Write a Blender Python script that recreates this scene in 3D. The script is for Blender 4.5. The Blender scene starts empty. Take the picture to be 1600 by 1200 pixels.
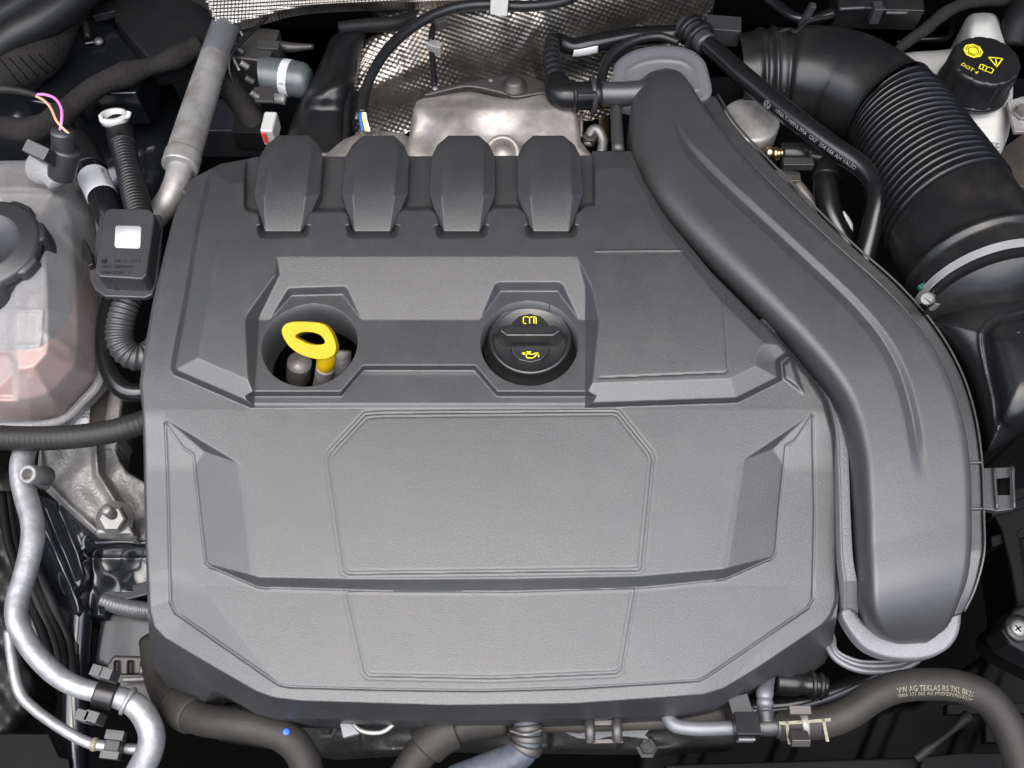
import bpy, bmesh, math, random
import numpy as np
from mathutils import Vector, Matrix

random.seed(4)
scene = bpy.context.scene
COL = scene.collection

# ------------------------------------------------------------------ camera
FPX = 800 / math.tan(math.radians(27.5))      # focal length in photo pixels (photo 1600 x 1200)
ELEV = math.radians(62)                       # how far the view looks down
DIST = 0.0005 * FPX                           # half a millimetre per photo pixel at the middle
FWD = Vector((0, math.cos(ELEV), -math.sin(ELEV)))
UPV = Vector((0, math.sin(ELEV), math.cos(ELEV)))
CAM = -FWD * DIST
cam_data = bpy.data.cameras.new('camera')
cam_data.sensor_fit = 'HORIZONTAL'
cam_data.angle = math.radians(55)
cam_data.clip_start = 0.01
cam_data.clip_end = 200
cam = bpy.data.objects.new('camera', cam_data)
cam.location = CAM
cam.rotation_euler = (math.pi / 2 - ELEV, 0, 0)
COL.objects.link(cam)
scene.camera = cam

# ------------------------------------------------------------------ daylight
SUN_EL, SUN_AZ = 78, -25       # degrees above the horizon; degrees to the left of straight in front of the car
world = bpy.data.worlds.new('World')
scene.world = world
world.use_nodes = True
wn = world.node_tree
bg = wn.nodes['Background']
sky = wn.nodes.new('ShaderNodeTexSky')
sky.sky_type = 'NISHITA'
sky.sun_disc = False
sky.sun_elevation = math.radians(SUN_EL)
sky.sun_rotation = math.radians(180 - SUN_AZ)
sky.dust_density = 4
sky.air_density = 1.0
hsv = wn.nodes.new('ShaderNodeHueSaturation')
hsv.inputs['Saturation'].default_value = 0.7
wn.links.new(sky.outputs['Color'], hsv.inputs['Color'])
wn.links.new(hsv.outputs['Color'], bg.inputs['Color'])
bg.inputs['Strength'].default_value = 0.06
sun_d = bpy.data.lights.new('sun', 'SUN')
sun_d.energy = 1.5
sun_d.angle = math.radians(98)
sun_d.color = (0.99, 0.99, 1.0)
sun = bpy.data.objects.new('sun', sun_d)
az, el = math.radians(SUN_AZ), math.radians(SUN_EL)
to_sun = Vector((math.sin(az) * math.cos(el), -math.cos(az) * math.cos(el), math.sin(el)))
sun.rotation_euler = to_sun.to_track_quat('Z', 'Y').to_euler()
COL.objects.link(sun)
vs = scene.view_settings
vs.view_transform = 'Standard'
vs.look = 'None'
vs.exposure = 2.85
vs.gamma = 1
vs.use_curve_mapping = False
scene.cycles.use_denoising = True
scene.cycles.max_bounces = 8
scene.cycles.transparent_max_bounces = 12

# ------------------------------------------------------------------ measuring: photo pixel + height -> point
def Pn(u, v, z):
    """photo pixel (u, v) and height z in mm above the cover's deck -> metres, as arrays"""
    x = (np.asarray(u, float) - 800) / FPX
    y = -(np.asarray(v, float) - 600) / FPX
    dx = x
    dy = UPV.y * y + FWD.y
    dz = UPV.z * y + FWD.z
    t = (np.asarray(z, float) / 1000 - CAM.z) / dz
    return CAM.x + dx * t, CAM.y + dy * t, CAM.z + dz * t

def P(u, v, z):
    a = Pn(u, v, z)
    return Vector((float(a[0]), float(a[1]), float(a[2])))

def S(u, v, z):
    """metres per photo pixel at that place"""
    return (P(u, v, z) - CAM).dot(FWD) / FPX

# ------------------------------------------------------------------ lettering outlines (made first, while the scene is light)
TEXTS = {}
def text_geo(body):
    if body not in TEXTS:
        cu = bpy.data.curves.new('lettering', 'FONT')
        cu.body = body
        cu.size = 1.0
        cu.resolution_u = 2
        ob = bpy.data.objects.new('lettering', cu)
        COL.objects.link(ob)
        dg = bpy.context.evaluated_depsgraph_get()
        me = ob.evaluated_get(dg).to_mesh()
        vv = [(p.co.x, p.co.y) for p in me.vertices]
        ff = [tuple(q.vertices) for q in me.polygons]
        TEXTS[body] = (vv, ff)
        COL.objects.unlink(ob)
        bpy.data.objects.remove(ob)
        bpy.data.curves.remove(cu)
    return TEXTS[body]
for _t in ('DOT 4', '04E 131 272 A', 'DKN  GERMANY', '>PA6 GF30<  11', 'VW AG TEKLAS RS TKL 08/21', 'SWA 121 065 AA PP/EPDM/PES/EPDM',
           '>PA6.T/MPPA PPA  GKF  204 066 AH VALEO', 'MAX', '5558008ELTS', '04E 131 51', 'i', '!', 'GERMANY', '12 - 140'):
    text_geo(_t)

# ------------------------------------------------------------------ materials
MATS = {}
def M(name, col, rough=0.5, metal=0.0, grain=0, gstr=0.0, gdist=0.0003, dirt=0.0, dirtcol=(0.18, 0.15, 0.12), dscale=14,
      speck=0.0, speckcol=(0.45, 0.44, 0.42), sscale=330, spec=0.5, rvar=0.0, coat=0.0, alpha=1.0, sss=0.0, streak=None, mottle=0.0, mscale=40):
    if name in MATS:
        return MATS[name]
    m = bpy.data.materials.new(name)
    m.use_nodes = True
    nt = m.node_tree
    b = nt.nodes['Principled BSDF']
    N, L = nt.nodes.new, nt.links.new
    b.inputs['Base Color'].default_value = (*col, 1)
    b.inputs['Roughness'].default_value = rough
    b.inputs['Metallic'].default_value = metal
    b.inputs['Specular IOR Level'].default_value = spec
    if coat:
        b.inputs['Coat Weight'].default_value = coat
        b.inputs['Coat Roughness'].default_value = 0.1
    if sss:
        b.inputs['Subsurface Weight'].default_value = sss
        b.inputs['Subsurface Radius'].default_value = (0.01, 0.008, 0.006)
        b.inputs['Subsurface Scale'].default_value = 0.6
    tc = N('ShaderNodeTexCoord').outputs['Object']
    if streak:
        mp = N('ShaderNodeMapping')
        mp.inputs['Scale'].default_value = streak
        L(tc, mp.inputs['Vector'])
        tcs = mp.outputs['Vector']
    else:
        tcs = tc
    src = None
    def noise(scale, detail=2.0, vec=tc, rgh=0.5):
        n = N('ShaderNodeTexNoise')
        n.inputs['Scale'].default_value = scale
        n.inputs['Detail'].default_value = detail
        n.inputs['Roughness'].default_value = rgh
        L(vec, n.inputs['Vector'])
        return n.outputs['Fac']
    def ramp(fac, lo, hi, top=1.0):
        r = N('ShaderNodeMapRange')
        r.inputs['From Min'].default_value = lo
        r.inputs['From Max'].default_value = hi
        r.inputs['To Min'].default_value = 0
        r.inputs['To Max'].default_value = top
        L(fac, r.inputs['Value'])
        return r.outputs['Result']
    def mix(fac, a, c2):
        x = N('ShaderNodeMix')
        x.data_type = 'RGBA'
        if fac is not None:
            L(fac, x.inputs[0])
        if a is None:
            x.inputs[6].default_value = (*col, 1)
        else:
            L(a, x.inputs[6])
        x.inputs[7].default_value = (*c2, 1)
        return x.outputs[2]
    if mottle:
        dark = tuple(c * (1 - mottle) for c in col)
        src = mix(ramp(noise(mscale, 5, tcs, 0.65), 0.35, 0.68), src, dark)
    if dirt:
        src = mix(ramp(noise(dscale, 6, tcs, 0.7), 0.48, 0.78, dirt), src, dirtcol)
    if speck:
        src = mix(ramp(noise(sscale, 1), 0.86 - 0.09 * speck, 0.90 - 0.09 * speck, 0.7), src, speckcol)
    if src is not None:
        L(src, b.inputs['Base Color'])
    if rvar:
        r = N('ShaderNodeMapRange')
        r.inputs['To Min'].default_value = max(0.02, rough - rvar)
        r.inputs['To Max'].default_value = min(1, rough + rvar)
        L(noise(60, 5, tcs, 0.65), r.inputs['Value'])
        L(r.outputs['Result'], b.inputs['Roughness'])
    if grain:
        bp = N('ShaderNodeBump')
        bp.inputs['Strength'].default_value = gstr
        bp.inputs['Distance'].default_value = gdist
        L(noise(grain, 2, tcs), bp.inputs['Height'])
        L(bp.outputs['Normal'], b.inputs['Normal'])
    if alpha < 1:
        out = nt.nodes['Material Output']
        tr = N('ShaderNodeBsdfTransparent')
        mx = N('ShaderNodeMixShader')
        lw = N('ShaderNodeLayerWeight')
        lw.inputs['Blend'].default_value = 0.35
        r = N('ShaderNodeMapRange')
        r.inputs['To Min'].default_value = alpha
        r.inputs['To Max'].default_value = min(1.0, alpha + 0.5)
        L(lw.outputs['Facing'], r.inputs['Value'])
        L(r.outputs['Result'], mx.inputs['Fac'])
        L(tr.outputs[0], mx.inputs[1])
        L(b.outputs[0], mx.inputs[2])
        L(mx.outputs[0], out.inputs['Surface'])
    MATS[name] = m
    return m

def init_mats():
    M('cover plastic', (0.0215, 0.0215, 0.0226), 0.355, grain=1700, gstr=0.65, gdist=0.00035, speck=0.05, sscale=210, mottle=0.35, mscale=1700, rvar=0.05, dirt=0.12, dirtcol=(0.07, 0.068, 0.064), dscale=30)
    M('duct plastic', (0.027, 0.027, 0.0282), 0.335, grain=1700, gstr=0.6, gdist=0.00035, speck=0.05, sscale=210, mottle=0.35, mscale=1700, rvar=0.05, dirt=0.12, dirtcol=(0.07, 0.068, 0.064), dscale=30)
    M('flange plastic', (0.085, 0.085, 0.09), 0.45, grain=1200, gstr=0.8, gdist=0.0005, mottle=0.2, mscale=500)
    M('black plastic', (0.006, 0.006, 0.0065), 0.30, grain=600, gstr=0.15, dirt=0.3, dirtcol=(0.025, 0.022, 0.02), speck=0.4, speckcol=(0.12, 0.115, 0.11), sscale=220, spec=0.28, rvar=0.08)
    M('dull black', (0.0055, 0.0055, 0.006), 0.55, grain=500, gstr=0.3, dirt=0.35, dirtcol=(0.014, 0.013, 0.012), speck=0.4, speckcol=(0.07, 0.07, 0.07), sscale=220, spec=0.13)
    M('matt black', (0.001, 0.001, 0.0011), 0.8, grain=300, gstr=0.3, spec=0.03)
    M('satin grey plastic', (0.020, 0.020, 0.021), 0.40, grain=700, gstr=0.3, mottle=0.2, mscale=40, spec=0.42, dirt=0.2, dirtcol=(0.05, 0.047, 0.043))
    M('rubber', (0.0075, 0.0075, 0.008), 0.36, grain=500, gstr=0.15, speck=0.3, speckcol=(0.12, 0.12, 0.12), sscale=220, spec=0.26, dirt=0.25, dirtcol=(0.022, 0.02, 0.018))
    M('gloss rubber', (0.005, 0.005, 0.0055), 0.24, grain=300, gstr=0.08, rvar=0.1, speck=0.3, speckcol=(0.12, 0.12, 0.12), sscale=220, spec=0.34)
    M('intake rubber', (0.006, 0.006, 0.0065), 0.32, grain=400, gstr=0.15, dirt=0.25, dirtcol=(0.045, 0.037, 0.029), dscale=26, speck=0.4, speckcol=(0.14, 0.12, 0.105), sscale=230, rvar=0.12, spec=0.3)
    M('hose brown', (0.0165, 0.0154, 0.0138), 0.5, grain=500, gstr=0.3, gdist=0.0006, speck=0.35, speckcol=(0.12, 0.11, 0.10), sscale=210, spec=0.14, mottle=0.3, mscale=28, dirt=0.3, dirtcol=(0.04, 0.036, 0.03), dscale=20)
    M('hose black', (0.011, 0.0106, 0.0102), 0.5, grain=500, gstr=0.35, gdist=0.0006, speck=0.4, speckcol=(0.14, 0.13, 0.12), sscale=210, spec=0.18, dirt=0.3, dirtcol=(0.03, 0.028, 0.024), dscale=20)
    M('loom tape', (0.013, 0.0115, 0.011), 0.85, grain=260, gstr=0.9, gdist=0.0012, mottle=0.4, spec=0.15)
    M('aluminium', (0.225, 0.227, 0.233), 0.44, 0.55, grain=160, gstr=0.45, gdist=0.0008, rvar=0.18, mottle=0.5, mscale=60, speck=0.5, speckcol=(0.06, 0.056, 0.052), sscale=180, dirt=0.6, dirtcol=(0.085, 0.074, 0.062), dscale=26)
    M('dull aluminium', (0.26, 0.253, 0.245), 0.48, 0.5, grain=140, gstr=0.35, gdist=0.0006, rvar=0.12, mottle=0.4, mscale=36, dirt=0.8, dirtcol=(0.11, 0.08, 0.055), dscale=18, speck=0.5, speckcol=(0.5, 0.5, 0.5), sscale=240)
    M('cast aluminium', (0.175, 0.17, 0.165), 0.55, 0.4, grain=380, gstr=0.8, gdist=0.001, rvar=0.1, mottle=0.5, mscale=26, dirt=0.8, dirtcol=(0.04, 0.034, 0.028), dscale=16)
    M('foil', (0.30, 0.283, 0.26), 0.40, 1.0, rvar=0.12, dirt=0.9, dirtcol=(0.10, 0.072, 0.048), dscale=9, mottle=0.5, mscale=11)
    M('heat plate', (0.255, 0.24, 0.225), 0.46, 0.5, grain=60, gstr=0.45, gdist=0.0018, rvar=0.16, dirt=0.8, dirtcol=(0.115, 0.088, 0.068), dscale=18, mottle=0.45, mscale=40)
    M('dark steel', (0.055, 0.052, 0.05), 0.5, 0.7, grain=260, gstr=0.3, dirt=0.5, dirtcol=(0.06, 0.042, 0.03), dscale=30)
    M('zinc steel', (0.16, 0.157, 0.15), 0.5, 0.6, grain=200, gstr=0.3, rvar=0.08, mottle=0.45)
    M('band steel', (0.27, 0.272, 0.277), 0.34, 0.45, rvar=0.08, mottle=0.3, mscale=25)
    M('brass', (0.65, 0.45, 0.25), 0.3, 1.0, mottle=0.3)
    M('body paint', (0.005, 0.0056, 0.0068), 0.17, grain=60, gstr=0.06, coat=0.25, speck=0.6, speckcol=(0.13, 0.13, 0.13), sscale=200, spec=0.4)
    M('primer paint', (0.012, 0.013, 0.016), 0.34, grain=120, gstr=0.1, speck=0.4, speckcol=(0.12, 0.12, 0.12), coat=0.1, dirt=0.45, dirtcol=(0.055, 0.033, 0.02), dscale=16, spec=0.3)
    M('weld', (0.05, 0.051, 0.055), 0.32, grain=500, gstr=0.6, coat=0.3)
    M('white plastic', (0.34, 0.34, 0.325), 0.4, mottle=0.15)
    M('reservoir', (0.36, 0.357, 0.343), 0.33, sss=0.25, mottle=0.1, mscale=16, dirt=0.35, dirtcol=(0.20, 0.16, 0.11), dscale=10)
    M('tank plastic', (0.27, 0.265, 0.268), 0.26, grain=50, gstr=0.15, gdist=0.002, alpha=0.42, mottle=0.22, mscale=18, speck=0.12, speckcol=(0.5, 0.5, 0.5), spec=0.35)
    M('coolant', (0.40, 0.125, 0.066), 0.35, mottle=0.3, mscale=16)
    M('tank inside', (0.14, 0.115, 0.102), 0.6, mottle=0.4, mscale=12)
    M('yellow plastic', (0.30, 0.19, 0.002), 0.5, spec=0.15, sss=0.06, mottle=0.12, mscale=60)
    M('yellow print', (0.50, 0.46, 0.012), 0.5, mottle=0.2, mscale=200)
    M('white print', (0.16, 0.16, 0.16), 0.6, mottle=0.5, mscale=300)
    M('cream print', (0.15, 0.138, 0.088), 0.6, mottle=0.7, mscale=400)
    M('grey print', (0.004, 0.004, 0.004), 0.6, spec=0.1)
    M('dark print', (0.03, 0.03, 0.03), 0.6)
    M('white label', (0.38, 0.38, 0.395), 0.4, mottle=0.06, mscale=60)
    M('grey label', (0.08, 0.082, 0.086), 0.4, mottle=0.2)
    M('pink wire', (0.42, 0.13, 0.34), 0.4)
    M('orange wire', (0.42, 0.22, 0.14), 0.4)
    M('blue wire', (0.02, 0.09, 0.42), 0.4)
    M('yellow wire', (0.70, 0.60, 0.10), 0.4)
    M('white wire', (0.75, 0.75, 0.75), 0.4)
    M('red plastic', (0.5, 0.03, 0.02), 0.4)
    M('green plastic', (0.004, 0.045, 0.035), 0.5)
    M('blue paint', (0.012, 0.06, 0.26), 0.5)
    M('silver paint pipe', (0.088, 0.09, 0.098), 0.44, 0.25, grain=500, gstr=0.1, mottle=0.2, mscale=60)
    M('blue grey hose', (0.045, 0.052, 0.064), 0.5, grain=260, gstr=0.5, mottle=0.5, mscale=120, spec=0.3)
    M('motor grey', (0.055, 0.062, 0.063), 0.4, mottle=0.15)
    M('engine dark', (0.017, 0.0165, 0.016), 0.5, 0.2, grain=200, gstr=0.6, gdist=0.001, mottle=0.5, mscale=30, speck=0.9, speckcol=(0.12, 0.12, 0.12), sscale=170, spec=0.25)
    M('deep black', (0.003, 0.003, 0.0032), 0.6, grain=300, gstr=0.3, spec=0.06, speck=0.4, speckcol=(0.03, 0.03, 0.03))
    M('cap plastic', (0.0075, 0.0075, 0.008), 0.33, grain=800, gstr=0.25, spec=0.5, dirt=0.2, dirtcol=(0.03, 0.028, 0.026))
    M('rust pipe', (0.028, 0.0235, 0.0195), 0.6, mottle=0.45, mscale=40, spec=0.25)
init_mats()

# ------------------------------------------------------------------ object helpers
def link(name, verts, faces, mat, parent=None, smooth=True, bevel=0, bseg=2):
    me = bpy.data.meshes.new(name)
    me.from_pydata([tuple(v) for v in verts], [], faces)
    me.update()
    return link_mesh(name, me, mat, parent, smooth, bevel, bseg)

def link_mesh(name, me, mat, parent=None, smooth=True, bevel=0, bseg=2):
    ob = bpy.data.objects.new(name, me)
    me.materials.append(MATS[mat] if isinstance(mat, str) else mat)
    if smooth:
        me.polygons.foreach_set('use_smooth', [True] * len(me.polygons))
    COL.objects.link(ob)
    if parent is not None:
        setpar(ob, parent)
    if bevel:
        bv = ob.modifiers.new('bevel', 'BEVEL')
        bv.width = bevel / 1000
        bv.segments = bseg
        bv.limit_method = 'ANGLE'
        bv.angle_limit = math.radians(28)
        bv.harden_normals = True
    return ob

def setpar(ob, parent):
    ob.parent = parent
    # world position of the parent chain is plain translation
    t = Vector((0, 0, 0))
    q = parent
    while q is not None:
        t += q.location
        if q.parent is not None:
            t += q.matrix_parent_inverse.translation
        q = q.parent
    ob.matrix_parent_inverse = Matrix.Translation(-t)

def thing(name, at, label, cat, group=None):
    e = bpy.data.objects.new(name, None)
    e.empty_display_size = 0.02
    e.location = at
    COL.objects.link(e)
    tag(e, label, cat, group)
    return e

def tag(o, label, cat, group=None):
    o['label'] = label
    o['category'] = cat
    if group:
        o['group'] = group
    return o

def structure(o, label=None):
    o['kind'] = 'structure'
    if label:
        o['label'] = label
    return o

# ---- splines and tubes
def spline(pts, sub=8):
    """Catmull-Rom through rows of numbers"""
    p = np.array(pts, float)
    if len(p) == 2:
        t = np.linspace(0, 1, sub + 1)[:, None]
        return p[0] * (1 - t) + p[1] * t
    q = np.vstack([2 * p[0] - p[1], p, 2 * p[-1] - p[-2]])
    out = []
    for i in range(1, len(q) - 2):
        a, b, c, d = q[i - 1], q[i], q[i + 1], q[i + 2]
        for k in range(sub):
            t = k / sub
            out.append(0.5 * (2 * b + (c - a) * t + (2 * a - 5 * b + 4 * c - d) * t * t + (3 * b - a - 3 * c + d) * t ** 3))
    out.append(q[-2])
    return np.array(out)

def path(pts, sub=8):
    """(u, v, z, r_px) rows -> world points and radii in metres"""
    w = []
    for u, v, z, r in pts:
        q = P(u, v, z)
        w.append((q.x, q.y, q.z, r * S(u, v, z)))
    return spline(w, sub)

def frames(c):
    t = np.gradient(c, axis=0)
    t /= np.linalg.norm(t, axis=1)[:, None] + 1e-12
    n = np.zeros_like(c)
    a = np.array([0, 0, 1.0]) if abs(t[0][2]) < 0.9 else np.array([1.0, 0, 0])
    n0 = a - t[0] * a.dot(t[0])
    n[0] = n0 / np.linalg.norm(n0)
    for i in range(1, len(c)):
        x = n[i - 1] - t[i] * n[i - 1].dot(t[i])
        n[i] = x / np.linalg.norm(x)
    return t, n, np.cross(t, n)

def tube_geo(w, seg=20, rings=None, cap=True, flat=1.0):
    c, r = w[:, :3], w[:, 3].copy()
    t, n, b = frames(c)
    ang = np.linspace(0, 2 * math.pi, seg, endpoint=False)
    vs_, fs = [], []
    for i in range(len(c)):
        for a in ang:
            vs_.append(c[i] + r[i] * (math.cos(a) * n[i] * flat + math.sin(a) * b[i]))
    for i in range(len(c) - 1):
        for k in range(seg):
            k2 = (k + 1) % seg
            fs.append((i * seg + k, i * seg + k2, (i + 1) * seg + k2, (i + 1) * seg + k))
    if cap:
        fs.append(tuple(range(seg))[::-1])
        fs.append(tuple((len(c) - 1) * seg + k for k in range(seg)))
    return vs_, fs

def resample(w, step):
    d = np.r_[0, np.cumsum(np.linalg.norm(np.diff(w[:, :3], axis=0), axis=1))]
    n = max(2, int(d[-1] / step))
    s = np.linspace(0, d[-1], n + 1)
    return np.stack([np.interp(s, d, w[:, k]) for k in range(w.shape[1])], 1), s

def tube(name, pts, mat, parent=None, seg=20, sub=8, corr=None, cap=True, flat=1.0, wob=0.0):
    """corr = (period mm, depth mm[, sharp])"""
    w = path(pts, sub)
    if corr:
        w, s = resample(w, corr[0] / 1000 / 8)
        ph = (s / (corr[0] / 1000)) % 1
        prof = np.clip(1.6 * (0.5 - 0.5 * np.cos(2 * math.pi * ph)), 0, 1) if len(corr) > 2 else 0.5 - 0.5 * np.cos(2 * math.pi * ph)
        w[:, 3] -= corr[1] / 1000 * (1 - prof)
    if wob:
        w, s = resample(w, 0.003)
        rg = np.random.RandomState(len(pts) * 7 + int(pts[0][0]))
        w[:, 3] *= 1 + wob * np.interp(s, np.linspace(0, s[-1], max(3, int(s[-1] / 0.012))), rg.randn(max(3, int(s[-1] / 0.012))))
    v, f = tube_geo(w, seg, cap=cap, flat=flat)
    return link(name, v, f, mat, parent)

def collar(name, pts, k0, k1, add, mat, parent=None, seg=24, sub=8):
    """a sleeve round part of a tube: from fraction k0 to k1 of its length, add mm thicker"""
    w = path(pts, sub)
    w, s = resample(w, 0.001)
    i0, i1 = int(k0 * (len(w) - 1)), max(int(k1 * (len(w) - 1)), int(k0 * (len(w) - 1)) + 2)
    w = w[i0:i1 + 1].copy()
    w[:, 3] += add / 1000
    e0, e1 = w[0].copy(), w[-1].copy()
    e0[3] -= add / 1000
    e1[3] -= add / 1000
    e0[:3] -= 0.0002 * (w[1, :3] - w[0, :3]) / np.linalg.norm(w[1, :3] - w[0, :3])
    e1[:3] += 0.0002 * (w[-1, :3] - w[-2, :3]) / np.linalg.norm(w[-1, :3] - w[-2, :3])
    e0a, e1a = w[0].copy(), w[-1].copy()
    w[0, 3] -= min(add / 1000, 0.0005)
    w[-1, 3] -= min(add / 1000, 0.0005)
    w = np.vstack([e0, w, e1])
    v, f = tube_geo(w, seg, cap=True)
    return link(name, v, f, mat, parent)

# ---- turned shapes
def basis(axis):
    z = Vector(axis).normalized()
    x = Vector((1, 0, 0)) - z * z.x
    if x.length < 0.1:
        x = Vector((0, 1, 0)) - z * z.y
    x.normalize()
    return x, z.cross(x), z

def lathe(name, at, prof, mat, parent=None, axis=(0, 0, 1), seg=48, rfun=None, bevel=0, smooth=True):
    """prof rows (radius mm, height mm) up the axis"""
    x, y, z = basis(axis)
    vs_, fs = [], []
    for r, h in prof:
        for k in range(seg):
            a = 2 * math.pi * k / seg
            rr = r * (rfun(a, h) if rfun else 1) / 1000
            vs_.append(at + x * (rr * math.cos(a)) + y * (rr * math.sin(a)) + z * (h / 1000))
    for i in range(len(prof) - 1):
        for k in range(seg):
            k2 = (k + 1) % seg
            fs.append((i * seg + k, i * seg + k2, (i + 1) * seg + k2, (i + 1) * seg + k))
    if prof[0][0] > 0.01:
        fs.append(tuple(range(seg))[::-1])
    if prof[-1][0] > 0.01:
        fs.append(tuple((len(prof) - 1) * seg + k for k in range(seg)))
    return link(name, vs_, fs, mat, parent, smooth, bevel)

# ---- plates cut to an outline
def prism(name, poly, z, h, mat, parent=None, bevel=0.8, zs=None, smooth=True):
    """poly: photo outline of the top face, z mm its height (or one per corner), h mm thick downwards"""
    n = len(poly)
    zz = zs if zs is not None else [z] * n
    top = [P(u, v, q) for (u, v), q in zip(poly, zz)]
    area = sum(top[i].x * top[(i + 1) % n].y - top[(i + 1) % n].x * top[i].y for i in range(n))
    if area < 0:
        top = top[::-1]
    bot = [p - Vector((0, 0, h / 1000)) for p in top]
    fs = [tuple(range(n)), tuple(range(2 * n - 1, n - 1, -1))]
    for i in range(n):
        j = (i + 1) % n
        fs.append((i, n + i, n + j, j))
    return link(name, top + bot, fs, mat, parent, smooth, bevel)

def box(name, at, size, mat, parent=None, rot=(0, 0, 0), bevel=0.6):
    """size mm"""
    R = Matrix.Rotation(math.radians(rot[2]), 3, 'Z') @ Matrix.Rotation(math.radians(rot[1]), 3, 'Y') @ Matrix.Rotation(math.radians(rot[0]), 3, 'X')
    vs_ = []
    for sx in (-1, 1):
        for sy in (-1, 1):
            for sz in (-1, 1):
                vs_.append(at + R @ Vector((sx * size[0] / 2000, sy * size[1] / 2000, sz * size[2] / 2000)))
    fs = [(0, 1, 3, 2), (4, 6, 7, 5), (0, 4, 5, 1), (2, 3, 7, 6), (0, 2, 6, 4), (1, 5, 7, 3)]
    return link(name, vs_, fs, mat, parent, True, bevel)

# ---- distances in the photo plane, for moulded reliefs
def dseg(u, v, a, b):
    ax, ay = a
    bx, by = b
    L2 = (bx - ax) ** 2 + (by - ay) ** 2 + 1e-9
    t = np.clip(((u - ax) * (bx - ax) + (v - ay) * (by - ay)) / L2, 0, 1)
    px, py = ax + t * (bx - ax), ay + t * (by - ay)
    return np.hypot(u - px, v - py), px, py

def dline(u, v, pts):
    d = np.full(u.shape, 1e9)
    for a, b in zip(pts[:-1], pts[1:]):
        d = np.minimum(d, dseg(u, v, a, b)[0])
    return d

def sdpoly(u, v, poly, near=False):
    d = np.full(u.shape, 1e9)
    nx, ny = np.zeros(u.shape), np.zeros(u.shape)
    inside = np.zeros(u.shape, bool)
    n = len(poly)
    for i in range(n):
        a, b = poly[i], poly[(i + 1) % n]
        dd, px, py = dseg(u, v, a, b)
        if near:
            k = dd < d
            nx[k], ny[k] = px[k], py[k]
        d = np.minimum(d, dd)
        if a[1] != b[1]:
            c = ((a[1] > v) != (b[1] > v)) & (u < (b[0] - a[0]) * (v - a[1]) / (b[1] - a[1]) + a[0])
            inside ^= c
    s = np.where(inside, -d, d)
    return (s, nx, ny) if near else s

def sm(x, a, b):
    t = np.clip((x - a) / (b - a), 0, 1)
    return t * t * (3 - 2 * t)

def smooth_poly(pts, sub=4, closed=True):
    p = list(pts)
    if closed:
        q = [p[-1]] + p + [p[0], p[1]]
    else:
        q = [tuple(2 * np.array(p[0]) - np.array(p[1]))] + p + [tuple(2 * np.array(p[-1]) - np.array(p[-2]))]
    q = np.array(q, float)
    out = []
    for i in range(1, len(q) - 2):
        a, b, c, d = q[i - 1], q[i], q[i + 1], q[i + 2]
        for k in range(sub):
            t = k / sub
            out.append(tuple(0.5 * (2 * b + (c - a) * t + (2 * a - 5 * b + 4 * c - d) * t * t + (3 * b - a - 3 * c + d) * t ** 3)))
    if not closed:
        out.append(tuple(q[-2]))
    return out

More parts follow.
